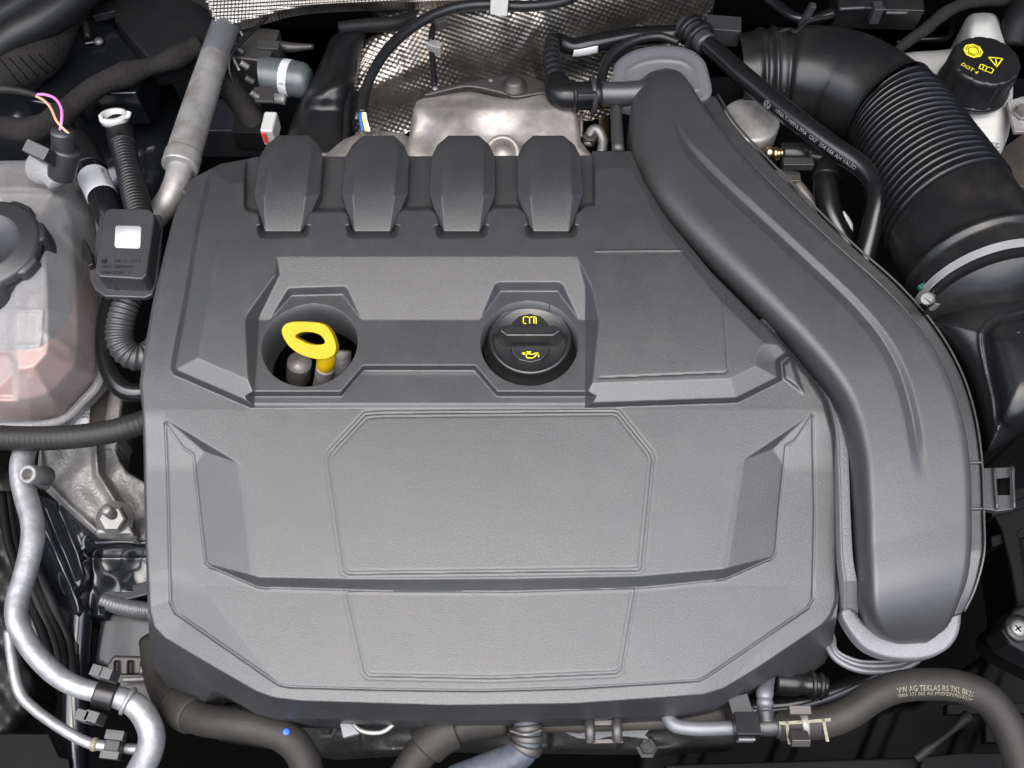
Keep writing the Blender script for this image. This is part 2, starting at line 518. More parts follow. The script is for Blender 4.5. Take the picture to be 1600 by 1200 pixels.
def relief(name, outline, zfun, pitch, mat, parent=None, skirt=30, holes=(), split=(), blur=1, skirt_holes=None):
    """A moulded shell: height zfun(u, v, d) in mm over an outline measured in the photo (d = pixels inside the edge),
    with a wall going skirt mm down all round. split: (name, polygon, material) regions that become meshes of their own."""
    o = np.array(outline)
    u0, v0 = o.min(0) - 2 * pitch
    u1, v1 = o.max(0) + 2 * pitch
    U, V = np.meshgrid(np.arange(u0, u1 + pitch, pitch), np.arange(v0, v1 + pitch, pitch))
    sd, nx, ny = sdpoly(U, V, outline, True)
    for h in holes:
        s2, hx, hy = sdpoly(U, V, h, True)
        k = -s2 > sd
        nx[k], ny[k] = hx[k], hy[k]
        sd = np.maximum(sd, -s2)
    ins = sd <= 0
    keep = ins[:-1, :-1] | ins[1:, :-1] | ins[:-1, 1:] | ins[1:, 1:]
    near = (~ins) & (sd < 2.2 * pitch)
    U2, V2 = np.where(near, nx, U), np.where(near, ny, V)
    Z = np.array(zfun(U2, V2, np.maximum(-np.where(near, 0, sd), 0)), float)
    for _ in range(blur):
        q = np.pad(Z, 1, mode='edge')
        Z = (4 * Z + q[:-2, 1:-1] + q[2:, 1:-1] + q[1:-1, :-2] + q[1:-1, 2:]) / 8
    X, Y, ZZ = Pn(U2, V2, Z)
    nr, nc = U.shape
    idx = np.arange(nr * nc).reshape(nr, nc)
    quads = np.stack([idx[1:, :-1][keep], idx[1:, 1:][keep], idx[:-1, 1:][keep], idx[:-1, :-1][keep]], 1)
    pts = np.stack([X.ravel(), Y.ravel(), ZZ.ravel()], 1)
    # wall
    e = np.concatenate([quads[:, [0, 1]], quads[:, [1, 2]], quads[:, [2, 3]], quads[:, [3, 0]]])
    key = e[:, 0].astype(np.int64) * (nr * nc) + e[:, 1]
    rkey = e[:, 1].astype(np.int64) * (nr * nc) + e[:, 0]
    be = e[~np.isin(key, rkey)]
    groups = [(name, quads, mat)]
    cu, cv = U2.ravel()[quads].mean(1), V2.ravel()[quads].mean(1)
    rest = np.ones(len(quads), bool)
    parts = []
    for nm, poly, mt in split:
        k = (sdpoly(cu, cv, poly) < 0) & rest
        rest &= ~k
        parts.append((nm, quads[k], mt, None))
    wall = None
    if skirt:
        ub = np.unique(be)
        low = pts[ub].copy()
        low[:, 2] -= skirt / 1000
        m = {int(a): len(pts) + i for i, a in enumerate(ub)}
        pts = np.vstack([pts, low])
        wall = np.array([[b, a, m[int(a)], m[int(b)]] for a, b in be])
    parts.insert(0, (name, np.vstack([quads[rest], wall]) if wall is not None and len(wall) else quads[rest], mat, 1))
    obs = []
    for nm, qd, mt, _ in parts:
        if not len(qd):
            continue
        used, inv = np.unique(qd, return_inverse=True)
        me = bpy.data.meshes.new(nm)
        qf = inv.reshape(-1, 4)
        me.vertices.add(len(used))
        me.vertices.foreach_set('co', pts[used].ravel())
        me.loops.add(qf.size)
        me.loops.foreach_set('vertex_index', qf.ravel().astype(np.int32))
        me.polygons.add(len(qf))
        me.polygons.foreach_set('loop_start', np.arange(0, qf.size, 4, dtype=np.int32))
        me.update(calc_edges=True)
        me.validate()
        obs.append(link_mesh(nm, me, mt, parent))
    return obs if split else obs[0]

def dome_profile(d, r):
    x = np.clip(d / r, 0, 1)
    return np.sqrt(np.clip(1 - (1 - x) ** 2, 0, 1))

# ---- flat strokes and lettering in a plane
def strokes(name, lines, width, at, ex, ey, mat, parent=None, thick=0.25, fills=()):
    """lines: lists of 2-D points in mm in the plane (ex, ey) at 'at'; drawn as thin raised ribbons. fills: solid polygons"""
    ez = ex.cross(ey).normalized()
    vs_, fs = [], []
    def add(poly):
        n = len(poly)
        a = sum(poly[i][0] * poly[(i + 1) % n][1] - poly[(i + 1) % n][0] * poly[i][1] for i in range(n))
        if a < 0:
            poly = poly[::-1]
        k = len(vs_)
        for h in (thick, 0):
            for x, y in poly:
                vs_.append(at + ex * (x / 1000) + ey * (y / 1000) + ez * (h / 1000))
        fs.append(tuple(range(k, k + n)))
        for i in range(n):
            j = (i + 1) % n
            fs.append((k + i, k + n + i, k + n + j, k + j))
    for i_, ln in enumerate(lines):
        for (x0, y0), (x1, y1) in zip(ln[:-1], ln[1:]):
            L_ = math.hypot(x1 - x0, y1 - y0) or 1e-6
            tx, ty = (x1 - x0) / L_ * width / 2, (y1 - y0) / L_ * width / 2
            add([(x0 - tx - ty, y0 - ty + tx), (x0 - tx + ty, y0 - ty - tx), (x1 + tx + ty, y1 + ty - tx), (x1 + tx - ty, y1 + ty + tx)])
    for p in fills:
        add(list(p))
    return link(name, vs_, fs, mat, parent, smooth=False)

def lettering(name, body, size, at, ex, ey, mat, parent=None, lift=0.15, squeeze=1.0):
    vv, ff = text_geo(body)
    ez = ex.cross(ey).normalized()
    vs_ = [at + ex * (x * size * squeeze / 1000) + ey * (y * size / 1000) + ez * (lift / 1000) for x, y in vv]
    return link(name, vs_, ff, mat, parent, smooth=False)

def tube_lettering(name, body, pts, k0, size, phi, mat, parent=None, lift=0.12, squeeze=1.0, flip=False):
    """print running along a tube; phi (rad) turns it round the tube, 0 faces the viewer's side at the time of measuring"""
    w, s = resample(path(pts), 0.001)
    vv, ff = text_geo(body)
    s0 = k0 * s[-1]
    vs_ = []
    sgn = -1 if flip else 1
    for x, y in vv:
        q = s0 + sgn * x * size * squeeze / 1000
        c = np.array([np.interp(q, s, w[:, k]) for k in range(4)])
        i = min(max(int(q / s[-1] * (len(w) - 1)), 1), len(w) - 2)
        t = w[i + 1, :3] - w[i - 1, :3]
        t /= np.linalg.norm(t)
        cv = np.array(CAM) - c[:3]
        cv -= t * cv.dot(t)
        cv /= np.linalg.norm(cv)
        sd_ = np.cross(cv, t) * sgn
        a = phi + y * size / 1000 / c[3]
        vs_.append(Vector(c[:3] + (c[3] + lift / 1000) * (math.cos(a) * cv + math.sin(a) * sd_)))
    return link(name, vs_, ff, mat, parent, smooth=False)

def circ(cx, cy, r, n=32, a0=0, a1=360):
    return [(cx + r * math.cos(math.radians(a0 + (a1 - a0) * k / n)), cy + r * math.sin(math.radians(a0 + (a1 - a0) * k / n))) for k in range(n + 1)]

EX, EY = Vector((1, 0, 0)), Vector((0, 1, 0))
def turned(deg):
    a = math.radians(deg)
    return Vector((math.cos(a), math.sin(a), 0)), Vector((-math.sin(a), math.cos(a), 0))

def circle_px(u, v, z, r_mm, n=72):
    """outline in the photo of a level circle of r_mm round that place"""
    c = P(u, v, z)
    out = []
    for k in range(n):
        a = 2 * math.pi * k / n
        q = c + Vector((math.cos(a), math.sin(a), 0)) * (r_mm / 1000)
        d = q - CAM
        t = d.dot(FWD)
        out.append((800 + FPX * d.x / t, 600 - FPX * d.dot(UPV) / t))
    return out

def edges(o):
    return smooth_poly(o, 6, closed=False)

def loft(name, Lp, Rp, zfun, mat, parent=None, nt=160, ns=40, skirt=20, sub=6, blur=0):
    """a shell between two measured edges; zfun(t, s, u, v) in mm, t along, s across"""
    Ls, Rs = np.array(spline(Lp, sub)), np.array(spline(Rp, sub))
    def even(q):
        d = np.linspace(0, 1, len(q))
        t = np.linspace(0, 1, nt + 1)
        return np.stack([np.interp(t, d, q[:, 0]), np.interp(t, d, q[:, 1])], 1)
    Ls, Rs = even(Ls), even(Rs)
    s = np.linspace(0, 1, ns + 1)
    U = Ls[:, None, 0] * (1 - s) + Rs[:, None, 0] * s
    V = Ls[:, None, 1] * (1 - s) + Rs[:, None, 1] * s
    T = np.repeat(np.linspace(0, 1, nt + 1)[:, None], ns + 1, 1)
    Sx = np.repeat(s[None, :], nt + 1, 0)
    Z = zfun(T, Sx, U, V)
    for _ in range(blur):
        q = np.pad(Z, 1, mode='edge')
        Z = (4 * Z + q[:-2, 1:-1] + q[2:, 1:-1] + q[1:-1, :-2] + q[1:-1, 2:]) / 8
    X, Y, ZZ = Pn(U, V, Z)
    pts = [tuple(p) for p in np.stack([X.ravel(), Y.ravel(), ZZ.ravel()], 1)]
    w = ns + 1
    fs = []
    for i in range(nt):
        for k in range(ns):
            fs.append((i * w + k, (i + 1) * w + k, (i + 1) * w + k + 1, i * w + k + 1))
    if skirt:
        ring = [i * w for i in range(nt + 1)] + [nt * w + k for k in range(1, ns + 1)] + [i * w + ns for i in range(nt - 1, -1, -1)] + [k for k in range(ns - 1, 0, -1)]
        base = len(pts)
        pts += [(pts[i][0], pts[i][1], pts[i][2] - skirt / 1000) for i in ring]
        m = len(ring)
        for k in range(m):
            k2 = (k + 1) % m
            fs.append((ring[k2], ring[k], base + k, base + k2))
    return link(name, pts, fs, mat, parent)

def tube_patch(name, pts, k0, k1, p0, p1, mat, parent=None, lift=0.35):
    """a sticker lying on a tube: k along the tube, p (rad) round it"""
    w, s = resample(path(pts), 0.001)
    vs_, fs = [], []
    na, nb = 10, 8
    for i in range(na + 1):
        k = (k0 + (k1 - k0) * i / na) * (len(w) - 1)
        j = min(max(int(k), 1), len(w) - 2)
        t = w[j + 1, :3] - w[j - 1, :3]
        t /= np.linalg.norm(t)
        cv = np.array(CAM) - w[j, :3]
        cv -= t * cv.dot(t)
        cv /= np.linalg.norm(cv)
        sd_ = np.cross(cv, t)
        c = np.array([np.interp(k, np.arange(len(w)), w[:, q]) for q in range(4)])
        for m in range(nb + 1):
            p = p0 + (p1 - p0) * m / nb
            vs_.append(Vector(c[:3] + (c[3] + lift / 1000) * (math.cos(p) * cv + math.sin(p) * sd_)))
    for i in range(na):
        for m in range(nb):
            q = i * (nb + 1) + m
            fs.append((q, q + 1, q + nb + 2, q + nb + 1))
    ob = link(name, vs_, fs, mat, parent)
    sol = ob.modifiers.new('thick', 'SOLIDIFY')
    sol.thickness = 0.0002
    return ob

# ================================================================== the bay the engine sits in
def plain_sheet(name, x0, x1, y0, y1, z, mat):
    n = 24
    vs_, fs = [], []
    rg = random.Random(9)
    for j in range(n + 1):
        for i in range(n + 1):
            vs_.append((x0 + (x1 - x0) * i / n, y0 + (y1 - y0) * j / n, z + rg.uniform(-0.006, 0.006)))
    for j in range(n):
        for i in range(n):
            a = j * (n + 1) + i
            fs.append((a, a + 1, a + n + 2, a + n + 1))
    return link(name, vs_, fs, mat)

structure(plain_sheet('engine_bay_floor', -0.95, 0.95, -0.75, 0.75, -0.42, 'matt black'))
fw = box('firewall', Vector((0, 0.76, 0.0)), (1900, 20, 640), 'matt black')
structure(fw)
structure(box('bay_front', Vector((0, -0.46, -0.22)), (1800, 20, 380), 'matt black'))
structure(box('bay_side_left', Vector((-0.90, 0.0, -0.05)), (20, 1500, 480), 'matt black'))
structure(box('bay_side_right', Vector((0.90, 0.0, -0.05)), (20, 1500, 480), 'matt black'))

# the raised hood leans over the rear of the bay, above the picture, and shades it
hood = thing('hood', Vector((0, 0.72, 0.20)), 'black underside of the raised hood leaning above the rear of the engine bay', 'hood')
def hood_panel():
    a, b = Vector((0, 0.72, 0.20)), Vector((0, 0.10, 1.10))
    n = 10
    vs_, fs = [], []
    for j in range(n + 1):
        t = j / n
        c = a.lerp(b, t) + Vector((0, 0.06, 0.03)) * math.sin(math.pi * t)
        for i in range(n + 1):
            s = i / n - 0.5
            vs_.append(c + Vector((s * 2.1 * (1 - 0.1 * t), 0.05 * (1 - 4 * s * s), 0)))
    m = (n + 1) ** 2
    vs_ += [p + Vector((0, 0.018, 0.01)) for p in vs_]
    for j in range(n):
        for i in range(n):
            q = j * (n + 1) + i
            fs.append((q, q + 1, q + n + 2, q + n + 1))
            fs.append((m + q, m + q + n + 1, m + q + n + 2, m + q + 1))
    return link('inner_panel', vs_, fs, 'dull black', hood)
hood_panel()

# ================================================================== engine cover
cover = thing('engine_cover', P(780, 700, -30), 'large dark grey moulded plastic cover over the engine, with four bosses along its rear', 'engine cover')

RO = [(222, 640), (224, 700), (227, 850), (232, 955), (239, 980), (256, 998), (320, 1036), (400, 1082), (428, 1092), (470, 1097), (700, 1104),
      (900, 1101), (1000, 1094), (1100, 1087), (1132, 1077), (1180, 1048), (1286, 977), (1300, 962), (1308, 940), (1310, 850), (1308, 750),
      (1303, 680), (1288, 625), (1262, 586), (1200, 515), (1110, 425), (1040, 340), (1005, 285), (985, 237), (926, 237), (922, 244), (400, 246),
      (388, 249), (345, 257), (300, 280), (288, 295), (272, 340), (257, 400), (240, 470), (224, 560), (219, 600)]
OUTER = [(222, 640), (224, 700), (227, 850), (231, 955), (233, 1000), (240, 1040), (258, 1070), (288, 1102), (306, 1106), (320, 1098), (329, 1081),
         (338, 1080), (352, 1086), (372, 1098), (398, 1114), (425, 1121), (470, 1123), (700, 1127), (900, 1123), (1000, 1119), (1060, 1118),
         (1118, 1106), (1150, 1092), (1222, 1049), (1232, 1056), (1246, 1060), (1262, 1056), (1288, 1036), (1297, 1020), (1306, 975), (1310, 940),
         (1311, 850), (1309, 750), (1304, 680), (1289, 625), (1263, 586), (1201, 515), (1111, 425), (1041, 340), (1006, 285), (986, 236), (926, 236),
         (922, 243), (400, 245), (388, 248), (345, 256), (300, 279), (287, 295), (271, 340), (256, 400), (239, 470), (223, 560), (218, 600)]
SB = [(326, 262), (345, 252), (388, 244), (400, 225), (1010, 225), (1062, 330), (1150, 440), (1252, 540), (1237, 553), (1219, 566), (1222, 594),
      (1152, 629), (917, 637), (392, 637), (272, 585), (267, 577), (268, 566), (288, 460), (306, 350)]
RP = [(428, 380), (437, 430), (405, 496), (397, 640), (914, 640), (914, 450), (896, 380)]
H1 = [(456, 462), (535, 460), (570, 506), (570, 640), (394, 640), (401, 560), (413, 508)]
H2 = [(782, 455), (871, 455), (905, 500), (908, 640), (746, 640), (746, 505)]
CP = [(571, 648), (600, 646), (958, 643), (966, 645), (1015, 706), (1019, 716), (1003, 884), (998, 891), (545, 897), (537, 892), (513, 718), (515, 708)]
LP = [(541, 925), (569, 1048), (576, 1056), (770, 1060), (962, 1052), (971, 1045), (993, 919)]
SPN = [(930, 392), (1072, 391), (1128, 447), (1137, 578), (1132, 582), (942, 590), (937, 470)]
IL = [(258, 661), (262, 750), (266, 940), (274, 957), (435, 1069), (450, 1073), (600, 1077), (750, 1079), (900, 1075), (1092, 1063), (1105, 1057),
      (1262, 950), (1270, 935), (1273, 800), (1270, 648)]
SLL = [(258, 661), (285, 699), (302, 710), (312, 800), (321, 878), (330, 886), (400, 916), (420, 920)]
SLR = [(1270, 648), (1243, 688), (1228, 697), (1219, 780), (1212, 862), (1206, 872), (1140, 901), (1120, 906)]
BT_U = [300, 322, 405, 600, 800, 1000, 1130, 1210, 1240]
BT_V = [872, 880, 902, 905, 904, 900, 889, 868, 860]
BB_V = [872.5, 881, 917, 923, 924, 918, 905, 870, 861]
DC = [443.0, 582.5, 721.5, 861.5]

def groove(u, v, pts, depth, w, sub=None):
    return -depth * np.exp(-(dline(u, v, pts) / w) ** 2)

_k = spline([(200, 18.6), (260, 19.2), (330, 19.9), (400, 19.2), (480, 16.9), (560, 13.6), (640, 10.0), (700, 9.6), (760, 10.0), (1200, 10.0)], 10)
A_V, A_Z = _k[:, 0], np.where(_k[:, 0] > 640, 10.0, _k[:, 1])
def cover_z(u, v, d):
    smain = np.interp(v, [230, 400, 592, 640], [35.0, 36.0, 22.0, 20.0])
    crown = -(0.057 * np.maximum(np.minimum(v, 915) - 640, 0) + 0.040 * np.maximum(v - 915, 0) + 0.5 * (0.002 / 260) * np.maximum(v - 640, 0) ** 2) - 5.5 * ((u - 770) / 540) ** 2 * sm(v, 560, 800)
    A = np.interp(v, A_V, A_Z) + crown
    # the rear block standing on the deck
    q = np.maximum(-sdpoly(u, v, SB), 0)
    zS = A + np.interp(q, [0, 7, 38], [0, 8, 13.5])
    F = 20.0
    U_ = np.interp(v, [300, 400, 500, 501], [52, 32.8, F, F])
    hx = F + 0.52 * np.minimum(np.maximum(sdpoly(u, v, H1), 0), np.maximum(sdpoly(u, v, H2), 0))
    rec = np.minimum(U_, hx)
    vb = np.interp(u, [392, 533, 568, 742, 777, 914], [612, 612, 571, 571, 612, 612])
    fr = F - (F - 14.0) * np.clip((v - vb) / 6.0, 0, 1)
    fr = np.minimum(fr, np.interp(v, [571, 631, 637], [12.4, 12.2, 10.2]) + 50 * (v < vb + 6))
    rec = np.where(v > vb, np.minimum(rec, fr), rec)
    rec = rec + 0.45 * np.maximum(sdpoly(u, v, RP), 0)
    z = np.where(q > 0, np.minimum(zS, np.maximum(rec, A)), A)
    # pockets for the bosses
    band = [(385, 200), (385, 322), (389, 327), (403, 329), (926, 318), (926, 200)]
    pk = sdpoly(u, v, band)
    for c in DC:
        pk = np.minimum(pk, sdpoly(u, v, [(c - 53, 300), (c - 53, 319), (c - 36, 333), (c - 31, 362), (c + 31, 361), (c + 36, 333), (c + 53, 318), (c + 53, 300)]))
    z = np.minimum(z, 24 + np.where(v > 352, 0.95, 2.6) * np.maximum(pk, 0))
    # lower tier round the front, plateau sides
    D = 7.5 * sm(v, 642, 738)
    zside = A - D
    uR = np.interp(v, [650, 735, 897], [372, 382, 402])
    uL = np.interp(v, [650, 730, 890], [1163, 1153, 1128])
    o1 = np.interp(v, [700, 710, 800, 880], [292, 302, 312, 322])
    o2 = np.interp(v, [690, 697, 780, 870], [1236, 1228, 1219, 1209])
    z1l = A - 7.5 * np.interp((uR - u) / (uR - o1), [0, 0.12, 1], [0, 0.04, 1])
    z1r = A - 7.5 * np.interp((u - uL) / (o2 - uL), [0, 0.12, 1], [0, 0.04, 1])
    def below(p, q_, sgn):
        nx_, ny_ = -(q_[1] - p[1]), q_[0] - p[0]
        L_ = math.hypot(nx_, ny_)
        s = ((u - p[0]) * nx_ + (v - p[1]) * ny_) / L_
        return s * sgn
    d2l = below((262, 657), (375, 725), 1)
    d2r = below((1270, 646), (1160, 720), -1)
    z2l = A - 0.46 * np.maximum(d2l, 0)
    z2r = A - 0.46 * np.maximum(d2r, 0)
    zl = np.maximum(z1l, z2l)
    zr = np.maximum(z1r, z2r)
    zp = np.where(u < 770, zl, zr)
    vt = np.interp(u, BT_U, BT_V)
    vbm = np.interp(u, BT_U, BB_V)
    zp = np.maximum(zp, zside)
    zlow = zside + (zp - zside) * np.clip((vbm - v) / (vbm - vt), 0, 1)
    inside_line = sdpoly(u, v, IL + [(1270, 640), (258, 640)]) < 0
    zlow = zlow + 0.55 * np.exp(-((v - vbm - 3.0) / 1.7) ** 2) * ((u > 335) & (u < 1200))
    zlow = np.where(inside_line, zlow, zside)
    z = np.where((v > 640) & (q <= 0), zlow, z)
    # corner facets of the lower tier
    fl = np.maximum(below((300, 896), (432, 1066), 1), 0) * (u < 470) * (v > 880)
    fl = np.maximum(fl - np.maximum(sdpoly(u, v, IL + [(1270, 600), (258, 600)]), 0), 0)
    z -= 0.10 * np.minimum(fl, 52) * sm(v, 885, 940)
    fr2 = np.maximum(below((1262, 880), (1090, 1062), -1), 0) * (u > 1060) * (v > 870)
    z -= 0.05 * np.minimum(fr2, 40) * sm(v, 875, 950)
    # rim outside the line
    il = IL + [(1270, 600), (258, 600)]
    z -= 0.02 * np.clip(sdpoly(u, v, il), 0, 40) * sm(v, 930, 1000)
    # front wall
    ro = sdpoly(u, v, RO)
    r_ = np.maximum(ro + 3, 0)
    z -= (0.95 * np.maximum(r_ - 1.5, 0) + 0.2 * np.minimum(r_, 3)) * sm(v, 960, 985)
    z -= 1.6 * np.clip((ro + 5) / 5, 0, 1) ** 2 * (1 - sm(v, 960, 985)) * (v > 300)
    # thin lines
    for pts, dep, w in ((CP + CP[:1], 0.42, 1.3), (LP, 0.42, 1.3), (IL, 1.0, 1.4), (SLL, 0.8, 1.3), (SLR, 0.8, 1.3), (SPN[2:6] + [(938, 590)], 0.5, 1.2)):
        b = np.array(pts)
        k = (u > b[:, 0].min() - 8) & (u < b[:, 0].max() + 8) & (v > b[:, 1].min() - 8) & (v < b[:, 1].max() + 8)
        dd = dline(u[k], v[k], pts)
        g = -dep * np.exp(-(dd / w) ** 2)
        if pts is CP or len(pts) in (len(CP) + 1, len(LP)):
            g += 0.10 * np.exp(-((dd - 2.6) / 1.2) ** 2) - 0.30 * np.exp(-((dd - 5.2) / 1.3) ** 2)
        z[k] += g
    k = (v < 460) & (v > 380) & (u > 920) & (u < 1140)
    z[k] += 0.5 * np.exp(-(dline(u[k], v[k], SPN[:3]) / 1.3) ** 2)
    # small wedge by the duct
    w_ = sdpoly(u, v, [(1237, 556), (1222, 568), (1224, 592), (1258, 618)])
    z = np.where(w_ < 0, z + np.minimum(-w_ * 0.5, 2.5), z)
    return z

HOLE1 = circle_px(484, 538, 20, 37.0)
HOLE2 = circle_px(827, 535, 20, 38.0)
cover_parts = relief('shell', OUTER, cover_z, 1.45, 'cover plastic', cover, skirt=42, holes=(HOLE1, HOLE2), blur=1,
                     split=(('center_panel', CP, 'cover plastic'), ('lower_panel', LP, 'cover plastic'), ('side_panel', SPN, 'cover plastic')))

# four bosses over the ignition coils, one shape repeated
def boss_mesh():
    c = 721.5
    def Q(du, v, z, cc=None):
        return P((cc if cc else c + (361 - v) * 0.018) + du, v, z)
    fr = [Q(-28, 361, 31), Q(28, 361, 31)]
    rd = [Q(-33, 306, 39), Q(33, 306, 39)]
    md = [Q(-31, 230, 39), Q(31, 230, 39)]
    tp = [Q(-24, 211, 34), Q(24, 211, 34)]
    sf = [Q(-34, 352, 28), Q(34, 352, 28)]
    sr = [Q(-52, 304, 33), Q(52, 304, 33)]
    sb = [Q(-50, 246, 34), Q(50, 246, 34)]
    st = [Q(-41, 226, 34), Q(41, 226, 34)]
    v = fr + rd + md + tp + sf + sr + sb + st
    low = [Vector((p.x, p.y + (0.004 if i in (6, 7) else 0), 0.012)) for i, p in enumerate(v)]
    n = len(v)
    v = v + [low[0], low[1], low[8], low[9], low[10], low[11], low[12], low[13], low[14], low[15], low[6], low[7]]
    L = lambda k: n + k
    f = [(0, 1, 3, 2), (2, 3, 5, 4), (4, 5, 7, 6),
         (1, 9, 11, 3), (3, 11, 13, 5), (5, 13, 15), (5, 15, 7),
         (0, 2, 10, 8), (2, 4, 12, 10), (4, 14, 12), (4, 6, 14),
         (0, L(0), L(1), 1), (1, L(1), L(3), 9), (9, L(3), L(5), 11), (11, L(5), L(7), 13), (13, L(7), L(9), 15), (15, L(9), L(11), 7),
         (7, L(11), L(10), 6), (6, L(10), L(8), 14), (14, L(8), L(6), 12), (12, L(6), L(4), 10), (10, L(4), L(2), 8), (8, L(2), L(0), 0)]
    me = bpy.data.meshes.new('boss')
    me.from_pydata([tuple(p) for p in v], [], f)
    me.update()
    bm = bmesh.new()
    bm.from_mesh(me)
    bmesh.ops.recalc_face_normals(bm, faces=bm.faces)
    bm.to_mesh(me)
    bm.free()
    return me
bm_ = boss_mesh()
boss0 = link_mesh('boss', bm_, 'cover plastic', cover, True, 1.1, 3)
pitch = 139.6 * S(721.5, 335, 36)
boss0.location = (0, 0, 0)
for k in (-2, -1, 1):
    o = boss0.copy()
    COL.objects.link(o)
    o.location = (k * pitch, 0, 0)

# ------------------------------------------------------------------ oil filler cap in its well
capc = P(828, 532, 6)
cap = thing('oil_filler_cap', capc, 'round black ribbed oil filler cap with yellow symbols, set in the engine cover', 'cap')
k_ = 1000 * S(828, 532, 10)
lathe('cap_body', capc, [(37.2, -14), (37.0, -8), (33.5, -7.5), (33.0, 2.5), (32.4, 4.2), (31.2, 5.0), (29.8, 4.6), (28.8, 3.2), (28.0, 2.6), (0.0, 2.6)], 'cap plastic', cap, seg=64)
def lens(w, h0, h1):
    pass
g = [(-26, 4.5), (-21, 9), (21, 9), (26, 4.5), (26, -1), (21.5, -7), (-21.5, -7), (-26, -1)]
def extr(name, poly, at, z0, z1, shrink, mat, parent, bevel=0.8, ex=EX, ey=EY):
    ez = ex.cross(ey)
    n = len(poly)
    top = [at + ex * (x * shrink[0] / 1000) + ey * (y * shrink[1] / 1000) + ez * (z1 / 1000) for x, y in poly]
    bot = [at + ex * (x / 1000) + ey * (y / 1000) + ez * (z0 / 1000) for x, y in poly]
    a = sum(poly[i][0] * poly[(i + 1) % n][1] - poly[(i + 1) % n][0] * poly[i][1] for i in range(n))
    if a < 0:
        top, bot = top[::-1], bot[::-1]
    fs = [tuple(range(n)), tuple(range(2 * n - 1, n - 1, -1))] + [(i, n + i, n + (i + 1) % n, (i + 1) % n) for i in range(n)]
    return link(name, top + bot, fs, mat, parent, True, bevel)
extr('grip', [(-27, 3.5), (-22, 8), (22, 8), (27, 3.5), (27, 0), (21, -7), (-21, -7), (-27, 0)], capc, 2, 15, (0.86, 0.62), 'cap plastic', cap, 1.2)
for sy in (1, -1):
    arcp = [(-16, 9.5), (-14, 15), (-9, 20.5), (0, 23), (9, 20.5), (14, 15), (16, 9.5)]
    extr('pad', [(x, sy * y) for x, y in arcp], capc, 2, 4.6, (0.94, 0.97), 'cap plastic', cap, 0.6)
e1 = capc + Vector((0, 0.0158, 0.0047))
book = [[(-5.2, -3), (-5.2, 3), (-3, 3.4), (-0.2, 2.7), (2.6, 3.4), (5, 3), (5, -3)], [(-0.2, 2.7), (-0.2, -2.6)], [(-5.2, -3), (-3.2, -3)], [(3.2, 2), (3.2, 1.4)], [(3.2, 0.6), (3.2, -2.6)]]
strokes('book_symbol', book, 0.8, e1, EX, EY, 'yellow print', cap, 0.2)
e2 = capc + Vector((0, -0.0158, 0.0047))
can = [[(-6.4, 1.4), (-3.8, 2.1), (-3.8, 0.2), (-6.2, 1.0), (-6.4, 1.4)], [(-3.8, 1.2), (-3, 1.2), (-3, -2.8), (2.4, -2.8), (6.2, 1.6), (4.8, 1.9), (2, 0.4), (-3, 1.2)], [(-1.2, 1.2), (-1.2, 2.4)], [(-2.6, 2.6), (0.4, 2.6)], [(6.6, -0.4), (6.6, -1.6)]]
strokes('oil_can_symbol', can, 0.8, e2, EX, EY, 'yellow print', cap, 0.2)

# ------------------------------------------------------------------ dipstick
dip = thing('dipstick', P(500, 600, -60), 'yellow plastic ring-handled oil dipstick standing in the cover hole', 'dipstick')
def ring_handle():
    # a rounded lozenge plate with a slot, tilted towards the viewer
    out = smooth_poly([(440, 520), (444, 508), (457, 503), (484, 503), (506, 507), (518, 520), (525, 540), (522, 554), (508, 561), (488, 560), (466, 552), (450, 539)], 5)
    inn = smooth_poly([(461, 526), (469, 520), (484, 519), (499, 523), (507, 532), (506, 537), (496, 539), (482, 537), (469, 531)], 5)
    cu, cv = 484.0, 530.0
    def ray(poly, ang):
        best = 1.0
        dx, dy = math.cos(ang), math.sin(ang)
        for (x0, y0), (x1, y1) in zip(poly, poly[1:] + poly[:1]):
            ex, ey = x1 - x0, y1 - y0
            den = dx * ey - dy * ex
            if abs(den) < 1e-9:
                continue
            t = ((x0 - cu) * ey - (y0 - cv) * ex) / den
            s = ((x0 - cu) * dy - (y0 - cv) * dx) / den
            if t > 0 and -1e-6 <= s <= 1 + 1e-6:
                best = t
        return cu + dx * best, cv + dy * best
    N = 56
    zt_ = lambda v: 38 - (v - 503) * 0.26
    ot = [P(*ray(out, 2 * math.pi * k / N), 0) for k in range(N)]
    O = []
    I = []
    for k in range(N):
        u, v = ray(out, 2 * math.pi * k / N)
        O.append(P(u, v, zt_(v)))
        u, v = ray(inn, 2 * math.pi * k / N)
        I.append(P(u, v, zt_(v)))
    nrm = (O[N // 4] - O[0]).cross(O[N // 2] - O[0])
    nrm.normalize()
    if nrm.z < 0:
        nrm = -nrm
    dn = -nrm * 0.013
    vs_ = O + I + [p + dn for p in O] + [p + dn for p in I]
    fs = []
    for k in range(N):
        m = (k + 1) % N
        fs += [(k, m, N + m, N + k), (2 * N + m, 2 * N + k, 3 * N + k, 3 * N + m), (m, k, 2 * N + k, 2 * N + m), (N + k, N + m, 3 * N + m, 3 * N + k)]
    me = bpy.data.meshes.new('handle')
    me.from_pydata([tuple(p) for p in vs_], [], fs)
    bm = bmesh.new()
    bm.from_mesh(me)
    bmesh.ops.recalc_face_normals(bm, faces=bm.faces)
    bm.to_mesh(me)
    bm.free()
    return link_mesh('handle', me, 'yellow plastic', dip, True, 2.2, 4)
ring_handle()
tube('stem', [(512, 548, 18, 13), (510, 562, 8, 15), (508, 573, -2, 14)], 'yellow plastic', dip)
tube('tube', [(509, 572, 0, 15), (507, 590, -20, 15.5), (503, 612, -50, 16)], 'dull aluminium', dip)
